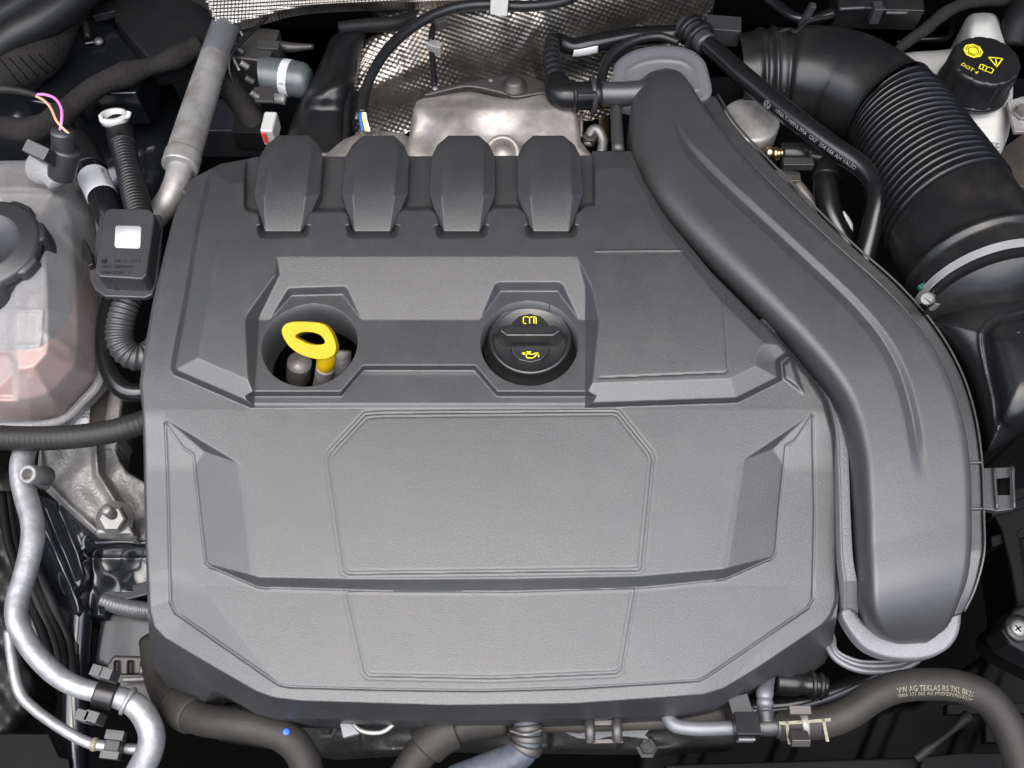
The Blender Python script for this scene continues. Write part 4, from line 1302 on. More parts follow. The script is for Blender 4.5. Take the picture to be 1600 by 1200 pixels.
tube('bent_pipe', [(918, 228, -24, 7), (924, 206, -20, 8), (934, 204, -20, 8), (942, 220, -24, 8), (940, 240, -28, 8)], 'zinc steel', fx, seg=16)
tube('rod', [(908, 176, -20, 3), (908, 215, -26, 3)], 'dull aluminium', fx, seg=10)
tube('copper_stub', [(944, 186, -34, 8), (944, 222, -34, 8)], 'brass', fx, seg=16)
lathe('nut', P(921, 222, -26), [(7, 0), (7, 8), (4, 8.5), (0, 8.5)], 'dark steel', fx, seg=6, smooth=False)

# ------------------------------------------------------------------ lambda sensor cable
lc = thing('sensor_cable', P(640, 60, -20), 'thick black cable arching over the dimpled heat shield', 'cable')
LC = [(566, 178, -16, 7.5), (569, 150, -14, 8), (580, 118, -10, 8), (602, 82, -8, 8.5), (632, 52, -8, 8.5), (668, 28, -8, 8.5), (712, 12, -8, 8.5), (760, 7, -8, 8.5), (820, 10, -8, 8.5), (880, 2, -8, 8.5), (920, -20, -8, 8.5)]
tube('sheath', LC, 'rubber', lc, seg=20)
for nm, mt, o in (('blue_wire', 'blue wire', -3.5), ('yellow_wire', 'yellow wire', 1.5), ('white_wire', 'white wire', 5)):
    tube(nm, [(566 + o * 0.8, 174, -15, 2.3), (567 + o, 188, -14, 2.3), (571 + o * 1.2, 205, -16, 2.3)], mt, lc, seg=8)
tube('torn_end', [(560, 176, -18, 3), (557, 186, -18, 3)], 'zinc steel', lc, seg=8)
wt = tag(prism('cable_tag', [(767, -8), (795, -8), (792, 24), (766, 21)], 4, 1.2, 'white plastic', None, 0.3), 'pale plastic tag hanging on the black cable at the top edge', 'tag')
sv = thing('drain_tube', P(678, 90, -40), 'thin black upright tube clipped to the dimpled heat shield', 'tube')
tube('tube', [(694, 30, -22, 4.5), (680, 38, -20, 5), (674, 60, -19, 5), (676, 95, -20, 5), (679, 135, -22, 5)], 'dull black', sv, seg=14)
box('clip', P(680, 74, -14), (14, 8, 10), 'dull aluminium', sv, rot=(0, 0, -20))
box('clip', P(688, 36, -14), (12, 8, 10), 'dark steel', sv, rot=(0, 0, 25))

# ------------------------------------------------------------------ black wall and brake control block behind, left of the heat shield
bw = thing('duct_panel', P(510, 180, -100), 'black moulded plastic panel leaning between the brake block and the heat shield', 'panel')
def bw_z(u, v, d):
    return -66 + 30 * dome_profile(d, 34) - 0.10 * (v - 120) - 6 * sm(v, 150, 175) + 5 * np.exp(-((v - 140 + (u - 500) * .3) / 16) ** 2)
relief('panel', smooth_poly([(430, 262), (447, 215), (462, 172), (482, 132), (503, 92), (518, 58), (545, 44), (575, 44), (566, 90), (556, 140), (552, 200), (556, 262)], 3), bw_z, 2.2, 'black plastic', bw, skirt=60)
tube('edge', [(556, 50, -44, 6), (552, 100, -46, 6), (544, 160, -50, 6), (540, 240, -54, 6)], 'dull black', bw, seg=10)
tube('top_rail', [(530, 44, -40, 10), (570, 40, -38, 11), (620, 36, -38, 11), (655, 22, -40, 10)], 'dull black', bw, seg=14)

ab2 = thing('brake_control_block', P(400, 130, -110), 'dark brake control block with a grey motor drum carrying a white label', 'brake unit')
box('valve_block', P(392, 100, -78), (64, 46, 60), 'dark steel', ab2, rot=(0, 0, -8), bevel=2)
DR = [(408, 118, -58, 27), (420, 118, -58, 28), (462, 124, -58, 28), (476, 127, -58, 26), (484, 128, -58, 20)]
tube('motor_drum', DR, 'motor grey', ab2, seg=40)
collar('label', DR, 0.46, 0.64, 0.4, 'white label', ab2)
for k in range(4):
    tube_lettering('label_print', '04E 131 51', DR, 0.49 + 0.04 * k, 3.4, -0.4, 'dark print', ab2, lift=0.7) if k == 0 else None
box('bracket', P(424, 82, -56), (22, 10, 26), 'satin grey plastic', ab2, rot=(10, 0, -5))
for k in range(4):
    tube('pipe_nut', [(372 + 8 * k - 4, 74 + 26 * (k % 4) * 0.9, -40, 5), (384 + 8 * k - 4, 82 + 26 * k * 0.9, -46, 5.5)], 'zinc steel' if k % 2 else 'dark steel', ab2, seg=10)
tube('brake_pipe', [(420, 24, -34, 3), (385, 58, -34, 3), (362, 84, -36, 3), (358, 110, -44, 3), (370, 140, -60, 3)], 'gloss rubber', ab2, seg=8)
for (a_, b_) in (((371, 40), (379, 56)), ((362, 58), (375, 82)), ((362, 86), (374, 110))):
    tube('pipe', [(a_[0], a_[1], -42, 2.2), (b_[0], b_[1], -46, 2.2)], 'aluminium', ab2, seg=8)
tube('lower_stub', [(420, 152, -66, 8), (446, 156, -66, 8)], 'dull aluminium', ab2, seg=14)
tube('upper_stub', [(432, 70, -60, 8), (452, 74, -60, 8), (490, 73, -62, 4)], 'dark steel', ab2, seg=14)
prism('plate', [(396, 136), (426, 134), (428, 158), (398, 158)], -44, 3, 'dark steel', ab2, 0.5)
ep = thing('control_plug', P(370, 200, -110), 'slate black electrical plug with a white and red lock below the brake block', 'electrical plug')
box('body', P(356, 200, -96), (74, 44, 40), 'primer paint', ep, rot=(0, 0, 0), bevel=2)
box('base', P(400, 205, -86), (40, 26, 24), 'dull black', ep)
box('lock', P(423, 201, -72), (13, 26, 22), 'white plastic', ep, rot=(0, 0, -4), bevel=2)
box('red_seal', P(416, 203, -70), (4, 22, 14), 'red plastic', ep)
tube('cable', [(345, 118, -60, 18), (365, 145, -64, 18), (385, 172, -72, 19), (400, 200, -84, 20)], 'loom tape', ep, seg=18, wob=0.03)

# ------------------------------------------------------------------ air conditioning pipe
ac = thing('refrigerant_pipe', P(275, 300, -80), 'thick dusty aluminium pipe with a crimped sleeve behind the left rear of the cover', 'pipe')
AC = [(362, 10, -40, 20), (345, 62, -36, 21.5), (326, 118, -34, 23), (306, 180, -32, 25), (290, 232, -30, 26.5), (281, 262, -30, 27)]
tube('sleeve', AC, 'dull aluminium', ac, seg=32)
collar('crimp', AC, 0.93, 1.0, 1.0, 'dull aluminium', ac)
tube('pipe', [(283, 256, -32, 20), (276, 286, -34, 20), (262, 316, -40, 20), (236, 346, -52, 20)], 'dull aluminium', ac, seg=28)
collar('sticker', AC, 0.13, 0.36, 0.3, 'grey label', ac)

# ================================================================== upper left corner
rs = thing('rubber_seal', P(40, 30, -30), 'thick curved black rubber bay seal in the top left corner', 'seal')
tube('outer_bead', [(-60, 110, -20, 30), (10, 62, -16, 30), (60, 34, -14, 30), (105, 2, -12, 30), (150, -40, -10, 30)], 'rubber', rs, seg=24)
tube('inner_bead', [(-60, 60, 0, 26), (0, 24, 0, 26), (50, -8, 0, 26), (90, -40, 0, 26)], 'rubber', rs, seg=24)
tl = thing('taped_loom', P(50, 110, -50), 'fat wrapped wiring bundle with crossing tape lines at the left edge under the rubber seal', 'wiring loom')
tube('bundle', [(-30, 118, -34, 30), (20, 108, -34, 32), (62, 92, -36, 30), (84, 70, -38, 23), (104, 42, -40, 17), (126, 14, -42, 13), (150, -16, -44, 12)], 'loom tape', tl, seg=24, wob=0.02)
for k in range(5):
    u0 = 8 + 15 * k
    tube('tape_line', [(u0 - 8, 92 - 2 * k, -10 - k, 0.9), (u0 + 8, 112 - 3 * k, -3 - k, 0.9), (u0 + 22, 130 - 5 * k, -14 - k, 0.9)], 'matt black', tl, seg=6)
bp2 = thing('strut_tower', P(150, 90, -90), 'glossy black body panel with a small screw at the upper left', 'body panel')
relief('panel', [(86, 108), (108, 66), (140, 30), (176, 34), (236, 104), (215, 150), (150, 150), (112, 152), (90, 170), (40, 160)], lambda u, v, d: -70 + 6 * dome_profile(d, 8) - 0.05 * (u - 120) + 4 * sm(u + v * .3, 150, 190), 2.4, 'body paint', bp2, skirt=40)
lathe('screw', P(155, 66, -60), [(5, 0), (5, 2), (3.4, 4), (0, 4.4)], 'zinc steel', bp2, seg=20)
tube('stud', [(133, 68, -58, 1.6), (146, 66, -58, 1.6)], 'zinc steel', bp2, seg=8)
tube('wax_stub', [(132, 34, -54, 5), (137, 58, -56, 5)], 'rust pipe', bp2, seg=10)
box('cable_clip', P(163, 18, -50), (24, 16, 8), 'black plastic', bp2, rot=(0, 0, 20))
bx_ = thing('bay_box', P(260, 40, -70), 'flat black plastic box panel at the top edge beside the metal pipe', 'panel')
prism('panel', [(175, -30), (322, -30), (336, 45), (322, 72), (232, 92), (178, 30)], -46, 40, 'dull black', bx_, 3)
fl = thing('fabric_loom', P(150, 140, -60), 'brown black fabric wrapped wiring loom crossing the upper left corner', 'wiring loom')
tube('bundle', [(-30, 185, -62, 17), (10, 200, -60, 20), (50, 203, -58, 20), (88, 186, -56, 18), (122, 158, -54, 17), (158, 132, -50, 18), (210, 112, -48, 18), (260, 96, -48, 17), (312, 72, -50, 17)], 'loom tape', fl, seg=20, wob=0.12)
sf_ = thing('inner_wing', P(60, 170, -150), 'dark body metal behind the looms at the left', 'body panel')
relief('panel', [(-40, 140), (100, 130), (270, 130), (300, 240), (240, 330), (100, 330), (-40, 300)], lambda u, v, d: -150 + 8 * np.sin(u / 30.0) + 5 * np.sin(v / 22.0 + u / 50.), 4, 'body paint', sf_, skirt=30)

# ------------------------------------------------------------------ coolant tank
ct = thing('coolant_tank', P(60, 500, -90), 'milky translucent coolant tank with reddish fluid at the left edge', 'coolant tank')
TO = [(-60, 252), (48, 250), (104, 263), (132, 292), (150, 340), (159, 440), (161, 540), (154, 590), (98, 651), (50, 662), (-60, 664)]
def tank_z(u, v, d, off=0):
    z = -74 + 84 * np.interp(d, [0, 6, 40, 86, 200], [0, 0.16, 0.62, 1.0, 1.03])
    z = z - 0.05 * np.maximum(v - 470, 0)
    for pts in ([(-60, 292), (80, 294)], [(-60, 302), (82, 304)], [(-60, 482), (66, 486), (62, 540), (-60, 542)]):
        z = z + 2.6 * np.exp(-(dline(u, v, pts) / 3.0) ** 2)
    pan = sdpoly(u, v, [(-60, 552), (14, 552), (26, 566), (26, 624), (-60, 624)])
    z = z - 9 * sm(-pan, -3, 6)
    for a_ in ((70, 520, 110, 545), (50, 590, 72, 610), (98, 360, 150, 420), (60, 480, 140, 500)):
        z = z + 2.0 * np.exp(-(dline(u, v, [a_[:2], a_[2:]]) / 7.0) ** 2)
    return z
relief('tank', TO, tank_z, 2.0, 'tank plastic', ct, skirt=22, blur=2)
relief('inner_wall', [(x * 0.97 - 3, 455 + (y - 455) * 0.95) for x, y in TO], lambda u, v, d: tank_z(u, v, d) - 22 - 12 * (np.sin(u / 17.0) > 0.6), 3, 'tank inside', ct, skirt=8)
relief('coolant', smooth_poly([(-60, 556), (40, 548), (84, 528), (112, 486), (132, 420), (146, 400), (156, 450), (157, 540), (149, 587), (95, 644), (-60, 656)], 3),
       lambda u, v, d: tank_z(u, v, np.maximum(-sdpoly(u, v, TO), 0)) - 11, 3, 'coolant', ct, skirt=8)
tube('seam', [(162, 430, -72, 6), (164, 520, -74, 6.5), (156, 592, -78, 7), (130, 626, -80, 7), (98, 655, -80, 7), (50, 664, -80, 7), (-60, 666, -80, 7)], 'tank plastic', ct, seg=14)
tube('seam', [(100, 258, -70, 5), (132, 284, -70, 5), (152, 335, -70, 5), (161, 430, -72, 6)], 'tank plastic', ct, seg=14)
tcap_at = P(-8, 402, 2)
def scal(a, h):
    x = math.cos(8 * a + 0.6)
    return 1 - 0.075 * (1 if x > 0.25 else max(0.0, (x + 0.15) / 0.4) if x > -0.15 else 0)
rk = 92 * 1000 * S(0, 390, 20)
tc_ = lathe('cap', tcap_at, [(rk * .99, -12), (rk, -6), (rk, 16), (rk * .97, 18.5)], 'satin grey plastic', ct, seg=160, rfun=scal)
lathe('cap_top', tcap_at, [(rk * .93, 10), (rk * .915, 18.5), (rk * .86, 20.5), (rk * .62, 21), (rk * .595, 21.8), (rk * .57, 21), (rk * .54, 19.6), (0, 20.4)], 'satin grey plastic', tc_, seg=96)

cs = thing('level_sensor_plug', P(95, 270, -20), 'grey black electrical plug with a pink and an orange wire on the coolant tank', 'electrical plug')
tube('neck', [(62, 262, -6, 26), (82, 268, -2, 24), (96, 286, -6, 20)], 'tank plastic', cs, seg=20)
tube('body', [(96, 274, 0, 21), (100, 250, 14, 22), (103, 232, 24, 22.5)], 'satin grey plastic', cs, seg=28)
tube('seal', [(99, 236, 22, 17), (98, 215, 34, 17.5), (97, 205, 40, 17)], 'satin grey plastic', cs, seg=28)
lk = box('lock', P(71, 243, 24), (22, 12, 34), 'satin grey plastic', cs, rot=(22, 8, -24), bevel=1.2)
box('slot', P(66, 240, 34), (6.5, 3, 9), 'matt black', lk, rot=(22, 8, -24), bevel=0)
tube('pink_wire', [(92, 210, 36, 2.3), (96, 192, 44, 2.3), (96, 170, 46, 2.3), (86, 154, 44, 2.3), (70, 148, 42, 2.3), (56, 148, 40, 2.3)], 'pink wire', cs, seg=10)
tube('orange_wire', [(108, 209, 38, 2.1), (98, 200, 42, 2.1), (88, 188, 44, 2.1), (80, 170, 44, 2.1), (70, 158, 42, 2.1), (56, 150, 40, 2.1)], 'orange wire', cs, seg=10)
tube('sheath', [(-30, 140, 34, 6.5), (10, 140, 36, 6.5), (34, 143, 38, 5.5), (58, 149, 40, 4)], 'hose black', cs, seg=14)

# ------------------------------------------------------------------ pressure sensor box
sb_ = thing('sensor_box', P(200, 440, -20), 'small grey black plastic sensor box with a white sticker left of the cover', 'sensor box')
bd_ = prism('housing', [(166, 327), (176, 325), (232, 326), (240, 332), (241, 342), (229, 428), (222, 436), (154, 432), (148, 424), (149, 414), (162, 335)], 22, 22, 'satin grey plastic', sb_, 1.6)
prism('flange', [(156, 335), (250, 335), (254, 350), (246, 440), (238, 460), (226, 465), (164, 463), (148, 452), (140, 436), (140, 424)], 4, 5, 'satin grey plastic', sb_, 1.4)
for u in (178, 205):
    prism('rib', [(u - 1.6, 433), (u + 1.6, 433), (u + 3.6, 452), (u + 0.4, 452)], 0, 6, 'satin grey plastic', sb_, 0.3, zs=[20, 20, 6, 6])
prism('clip', [(127, 375), (132, 373), (142, 395), (146, 412), (138, 416), (126, 402)], 10, 8, 'black plastic', sb_, 0.8)
prism('sticker', [(183, 352.5), (218, 353), (220.5, 356), (219, 385), (216, 388), (182, 387), (179, 384), (180.5, 355)], 22.5, 0.4, 'white label', sb_, 0)
e1x, e1y = turned(0)
for body, (u, v), size in (('04E 131 272 A', (178, 410), 4.0), ('DKN  GERMANY', (158, 419), 4.0), ('>PA6 GF30<  11', (157, 428), 4.0)):
    lettering('raised_print', body, size, P(u, v, 22), EX, EY, 'grey print', sb_, 0.25, 0.92)
roundel('emblem', P(163.5, 408, 22.2), EX, EY, 2.0, 'grey print', sb_)

ch = thing('corrugated_conduit', P(200, 300, -50), 'black corrugated conduit with a white end clip, rising behind the sensor box', 'conduit')
CH = [(185, 194, -34, 18), (192, 225, -30, 19), (200, 262, -24, 19.5), (209, 298, -18, 20.5), (220, 345, -8, 21.5)]
tube('conduit', CH, 'rubber', ch, seg=28, corr=(4.6, 1.3))
collar('cuff', CH, 0.0, 0.24, 1.4, 'rubber', ch)
clip = lathe('end_clip', P(180, 190, -26), [(12.5, 0), (13.5, 4), (12.5, 8), (9, 8), (9, 3)], 'white plastic', ch, seg=28, axis=(0, 0.35, 1))
tube('lug', [(170, 192, -20, 3.2), (160, 190, -17, 3.2), (157, 180, -14, 3.6)], 'white plastic', clip, seg=10)
tube('lug', [(194, 184, -18, 3.4), (200, 182, -14, 3.4), (202, 174, -11, 3.8)], 'white plastic', clip, seg=10)
ch2 = thing('corrugated_hose', P(200, 540, -50), 'grey corrugated hose hooking under the cover below the sensor box', 'conduit')
tube('hose', [(206, 455, -14, 21), (196, 478, -16, 21.5), (188, 506, -20, 22), (188, 534, -26, 22), (202, 554, -32, 22), (224, 558, -36, 22), (250, 540, -40, 22)], 'satin grey plastic', ch2, seg=28, corr=(4.4, 1.2))
lp = thing('labelled_hose', P(150, 300, -60), 'black hose with a white paper label, leaning beside the corrugated conduit', 'hose')
LPP = [(118, 225, -48, 24), (136, 256, -42, 24), (152, 290, -36, 23), (172, 336, -28, 23), (186, 372, -30, 22)]
tube('hose', LPP, 'gloss rubber', lp, seg=28)
collar('cuff', LPP, 0.0, 0.34, 1.6, 'rubber', lp)
collar('label', LPP, 0.40, 0.64, 0.4, 'white label', lp)
tube_lettering('label_print', '04E 131 51', LPP, 0.44, 6, 0.62, 'dark print', lp, lift=0.6)
lh = thing('looped_hose', P(190, 610, -70), 'smooth black hose looping under the cover edge beside the coolant tank', 'hose')
tube('hose', [(182, 440, -50, 14), (168, 490, -52, 14), (164, 540, -54, 14.5), (172, 580, -56, 15), (190, 606, -58, 15.5), (214, 614, -60, 16), (245, 608, -62, 16)], 'gloss rubber', lh, seg=24)
xh = thing('coolant_hose', P(100, 690, -50), 'dusty black rubber hose crossing horizontally below the coolant tank', 'hose')
tube('hose', [(-40, 682, -36, 20), (40, 685, -34, 19.5), (110, 683, -32, 19), (170, 675, -32, 19), (215, 663, -34, 19), (260, 645, -38, 19)], 'hose black', xh, seg=28, corr=(4.2, 0.18))

# ================================================================== lower left: mount, frame, pipes
em = thing('engine_mount', P(150, 790, -120), 'rough cast aluminium engine mount bracket left of the cover', 'engine mount')
def em_z(u, v, d):
    z = -84 - 0.06 * (v - 700)
    z = z + 7 * np.exp(-(dline(u, v, [(66, 745), (110, 792), (150, 828), (212, 836)]) / 5.0) ** 2)
    z = z + 9 * np.exp(-(dline(u, v, [(150, 690), (152, 740), (178, 782), (206, 836)]) / 5.0) ** 2)
    z = z + 6 * np.exp(-(dline(u, v, [(62, 700), (66, 745)]) / 5.0) ** 2)
    z = z - 10 * sm(u - np.interp(v, [690, 740, 782, 836], [150, 152, 178, 206]), 4, 16)
    z = z + 2.0 * np.sin(u / 9.0 + 1.3 * np.sin(v / 13.0))
    return z + 3 * dome_profile(d, 5)
relief('casting', [(62, 690), (190, 680), (180, 700), (187, 720), (200, 738), (240, 762), (240, 848), (205, 840), (145, 833), (108, 800), (70, 766), (58, 745)], em_z, 2.0, 'cast aluminium', em, skirt=30)
relief('foot', [(152, 815), (170, 785), (192, 790), (208, 834), (150, 834)], lambda u, v, d: -76 + 2 * dome_profile(d, 4), 2, 'cast aluminium', em, skirt=10)
bo = lathe('nut', P(180, 812, -74), [(15, 0), (15, 1.5), (12, 2.2), (12, 4)], 'zinc steel', em, seg=32, axis=(0.1, -0.35, 1))
lathe('nut_body', P(180, 811, -71), [(10.5, 0), (10.5, 8), (9, 9.5), (4.6, 9.6)], 'zinc steel', bo, seg=6, smooth=False, axis=(0.1, -0.35, 1))
lathe('stud', P(176, 804, -62), [(4.4, -4), (4.4, 9), (3.4, 10.5), (0, 10.6)], 'zinc steel', bo, seg=20, axis=(-0.25, 0.1, 1))
lathe('boss', P(43, 741, -26), [(7.6, -26), (7.4, 0), (6.8, 1.2), (4.4, 1.2), (3.9, 0), (3.8, -9), (0, -9)], 'cast aluminium', em, seg=28, axis=(-0.1, -0.35, 1))
tube('arm', [(70, 757, -64, 10), (52, 749, -46, 8)], 'cast aluminium', em, seg=16)
lb = thing('side_plate', P(150, 640, -110), 'reddish grey plate with a small white printed label under the coolant tank', 'plate')
prism('plate', [(80, 700), (132, 620), (160, 560), (178, 590), (172, 700)], -104, 4, 'rust pipe', lb, 0.8)
prism('label', [(104, 672), (143, 606), (138, 672)], -102.4, 0.5, 'white label', lb, 0)
exl, eyl = turned(76)
lettering('label_print', '5558008ELTS', 8.0, P(137, 655, -101.6), *turned(78), 'dark print', lb, 0.2, 0.8)
relief('casting', [(172, 610), (196, 615), (190, 650), (184, 705), (158, 705), (166, 640)], lambda u, v, d: -96 + 6 * dome_profile(d, 8), 2.4, 'cast aluminium', lb, skirt=30)

fr_ = thing('frame_rail', P(180, 950, -160), 'black painted steel frame rail with welded joint below the engine mount', 'frame rail')
def fr_z(u, v, d):
    edge = np.interp(v, [780, 850, 930, 1000], [92, 118, 150, 160])
    z = -132 + 20 * sm(u, edge - 30, edge) + 10 * np.exp(-((v - 846) / 10) ** 2) * sm(u, 130, 150) - 26 * sm(v, 856, 872) * sm(u, 120, 146)
    z = z + 9 * np.exp(-(dline(u, v, [(60, 800), (95, 880), (126, 955)]) / 10) ** 2) + 6 * np.exp(-(dline(u, v, [(90, 800), (112, 850), (135, 900)]) / 7) ** 2)
    return z + 2 * np.sin(u / 11.) * np.sin(v / 15.)
relief('upper_shell', [(50, 770), (110, 790), (150, 830), (245, 840), (245, 925), (168, 925), (160, 960), (126, 965), (60, 930), (40, 850)], fr_z, 2.0, 'body paint', fr_, skirt=40)
relief('side_plate', [(50, 900), (116, 930), (124, 1010), (120, 1060), (80, 1040), (44, 980)], lambda u, v, d: -142 + 3 * dome_profile(d, 6), 2.4, 'primer paint', fr_, skirt=30, holes=([(78 + 11 * math.cos(a), 925 + 7.5 * math.sin(a)) for a in np.linspace(0, 2 * math.pi, 20, endpoint=False)],))
relief('lower_plate', [(160, 955), (245, 958), (245, 1050), (180, 1045), (148, 1035)], lambda u, v, d: -158 + 3 * dome_profile(d, 4) - 0.05 * (v - 960), 2.4, 'primer paint', fr_, skirt=40)
tube('weld', [(160, 938, -142, 13), (185, 946, -142, 14), (215, 952, -142, 14), (250, 955, -142, 13)], 'weld', fr_, seg=20, corr=(3.0, 0.7))
tube('column', [(128, 950, -138, 17), (122, 1010, -150, 19), (118, 1090, -160, 20), (116, 1220, -170, 20)], 'body paint', fr_, seg=20)
prism('lower_flange', [(160, 925), (240, 905), (245, 925), (172, 944)], -138, 6, 'primer paint', fr_, 1)
sp = thing('rusty_stay', P(205, 1040, -130), 'rust stained ribbed bracket beside the corner of the cover', 'bracket')
relief('plate', [(166, 1040), (178, 1024), (250, 1026), (250, 1052), (168, 1056)], lambda u, v, d: -128 + 2 * dome_profile(d, 3) - 7 * (np.sin((u - 178) / 3.4) > 0.3) * (v > 1032), 1.6, 'dark steel', sp, skirt=14)
tube('bolt', [(220, 1048, -118, 7), (250, 1046, -116, 7)], 'zinc steel', sp, seg=14)
tube('bar', [(190, 1062, -112, 4), (245, 1060, -112, 4)], 'zinc steel', sp, seg=10)
box('block', P(215, 1080, -130), (38, 22, 20), 'dark steel', sp)

ap = thing('coolant_pipe', P(130, 1085, -80), 'thick bright aluminium pipe bending down the left edge', 'pipe')
AP = [(44, 690, -52, 16.7), (34, 725, -50, 17.6), (38, 765, -50, 17.6), (50, 812, -50, 17.6), (51, 845, -50, 17.6), (41, 890, -50, 17.2), (27, 940, -50, 17.2), (28, 975, -50, 16.7), (50, 1015, -52, 16.7), (85, 1052, -55, 16.3), (118, 1072, -58, 15.8), (160, 1084, -62, 15.8), (194, 1093, -66, 17.6), (220, 1110, -70, 19.4), (236, 1142, -74, 20.2), (234, 1172, -80, 21.1), (214, 1215, -90, 22.0), (200, 1240, -96, 22.0)]
tube('pipe', AP, 'aluminium', ap, seg=36, sub=10, wob=0.010)
collar('crimp', AP, 0.765, 0.775, 2.2, 'aluminium', ap)
tp_ = thing('thin_pipe', P(60, 1120, -90), 'thin bright aluminium pipe below the thick one in the lower left', 'pipe')
TP = [(14, 985, -84, 8), (19, 1030, -86, 8), (30, 1080, -88, 8.5), (54, 1108, -90, 8.5), (96, 1138, -92, 8.5), (132, 1158, -94, 8.5), (160, 1165, -95, 8.5), (224, 1172, -98, 8)]
tube('pipe', TP, 'aluminium', tp_, seg=22)
collar('ring', TP, 0.765, 0.785, 1.0, 'cream print', tp_)
pc = thing('pipe_clip', P(155, 1090, -100), 'black plastic clip gripping the thick aluminium pipe in the lower left', 'clip')
w, s = resample(path(AP, 10), 0.001)
def clip_on(pts, k0, k1, add, mat, parent, nm='jaw'):
    return collar(nm, pts, k0, k1, add, mat, parent, seg=20, sub=10)
clip_on(AP, 0.700, 0.742, 2.6, 'black plastic', pc)
box('tab', P(157, 1051, -38), (9, 8, 16), 'satin grey plastic', pc, rot=(0, 0, -14))
box('tab', P(171, 1055, -38), (9, 8, 16), 'satin grey plastic', pc, rot=(0, 0, -14))
box('lower_tab', P(134, 1120, -60), (10, 8, 16), 'satin grey plastic', pc, rot=(0, 0, -14))
box('lower_tab', P(149, 1122, -60), (10, 8, 16), 'satin grey plastic', pc, rot=(0, 0, -14))
pc2 = thing('small_pipe_clip', P(180, 1168, -110), 'small black plastic clip on the thin aluminium pipe', 'clip')
box('jaw', P(182, 1168, -92), (11, 16, 20), 'black plastic', pc2, rot=(0, 0, -6))
box('upper_tab', P(181, 1149, -80), (14, 7, 7), 'satin grey plastic', pc2, rot=(0, 0, -6))
box('lower_tab', P(173, 1180, -84), (14, 6, 7), 'satin grey plastic', pc2, rot=(0, 0, -6))
ul = thing('undertray', P(40, 1180, -150), 'flat dark grey plastic undertray in the bottom left corner', 'panel')
prism('sheet', [(-60, 1146), (76, 1146), (92, 1182), (108, 1186), (112, 1240), (-60, 1240)], -120, 6, 'deep black', ul, 1)

# ================================================================== along the front edge
bh1 = thing('radiator_hose', P(360, 1140, -80), 'thick brown rubber hose with a sleeve curving out under the left front of the cover', 'hose')
RH = [(240, 1000, -122, 22), (250, 1062, -112, 23), (272, 1100, -96, 24), (312, 1123, -82, 24.5), (360, 1131, -74, 24.5), (410, 1139, -72, 24.5), (446, 1152, -74, 25), (472, 1180, -80, 25), (486, 1230, -90, 26)]
tube('hose', RH, 'hose brown', bh1, seg=32)
collar('sleeve', RH, 0.335, 0.445, 2.2, 'hose brown', bh1)
a_, t_, u_, n_ = on_tube(RH, 0.80, 0.3)
lathe('paint_dot', a_, [(2.8, 0), (2.2, 0.3), (0, 0.4)], 'blue paint', bh1, axis=n_, seg=14)
bh2 = thing('thermostat_hose', P(690, 1150, -80), 'brown black rubber hose with a wide sleeve below the middle of the cover', 'hose')
TH = [(625, 1225, -96, 25), (655, 1180, -88, 26), (690, 1146, -82, 27), (735, 1130, -80, 26), (790, 1124, -80, 24)]
tube('hose', TH, 'hose brown', bh2, seg=32)
collar('sleeve', TH, 0.34, 0.62, 3.0, 'hose brown', bh2)
rp_ = thing('water_pipe', P(900, 1130, -90), 'brown coated pipe running along under the front edge of the cover', 'pipe')
tube('pipe', [(740, 1132, -88, 13), (860, 1130, -86, 14), (960, 1127, -84, 15), (1060, 1122, -82, 15), (1130, 1114, -80, 14)], 'rust pipe', rp_, seg=20)
gh = thing('grey_hose', P(820, 1170, -90), 'mottled blue grey rubber hose dropping out at the bottom edge, below the oil cap', 'hose')
GH = [(822, 1120, -66, 20), (824, 1145, -68, 21), (820, 1168, -72, 23), (800, 1186, -78, 24), (762, 1202, -86, 25), (710, 1222, -94, 25)]
tube('hose', GH, 'blue grey hose', gh, seg=28)
tube('lip', [(797, 1142, -60, 2), (822, 1148, -52, 2), (846, 1141, -60, 2)], 'zinc steel', gh, seg=8)
hcl = thing('hose_clip', P(823, 1138, -60), 'dark ribbed steel clip on the mottled blue grey hose', 'clip')
for k in range(3):
    collar('band', GH, 0.08 + 0.075 * k, 0.125 + 0.075 * k, 2.0, 'dark steel', hcl)
cc = thing('open_clip', P(943, 1140, -70), 'open rectangular dark metal clip hanging under the front edge of the cover', 'clip')
CCZ = -58
prism('upper_bar', [(913, 1126), (972, 1124), (972, 1133), (913, 1134)], CCZ, 5, 'dark steel', cc, 0.5)
prism('lower_bar', [(916, 1155), (974, 1154), (974, 1161), (917, 1162)], CCZ, 5, 'dark steel', cc, 0.5)
tube('side_bar', [(921, 1128, CCZ + 2, 8), (922, 1142, CCZ + 5, 8.5), (922, 1158, CCZ + 1, 8)], 'dark steel', cc, seg=16)
tube('side_bar', [(964, 1126, CCZ + 2, 8), (964, 1141, CCZ + 5, 8.5), (965, 1157, CCZ + 1, 8)], 'dark steel', cc, seg=16)
wp = thing('pale_bracket', P(545, 1140, -90), 'small pale wedge with a curved metal lip under the front edge of the cover', 'bracket')
prism('wedge', [(529, 1122), (542, 1122), (562, 1146), (536, 1153)], -70, 6, 'grey label', wp, 0.6)
tube('curved_lip', [(548, 1122, -72, 3.5), (556, 1136, -72, 3.5), (572, 1144, -72, 3.5), (596, 1144, -72, 3.5), (612, 1134, -72, 3.5), (620, 1122, -72, 3.5)], 'dull aluminium', wp, seg=10)
pw = thing('ground_gap_patch', P(980, 1150, -150), 'pale ragged sheet standing in for the light gap to the ground behind the open clip', 'plate')
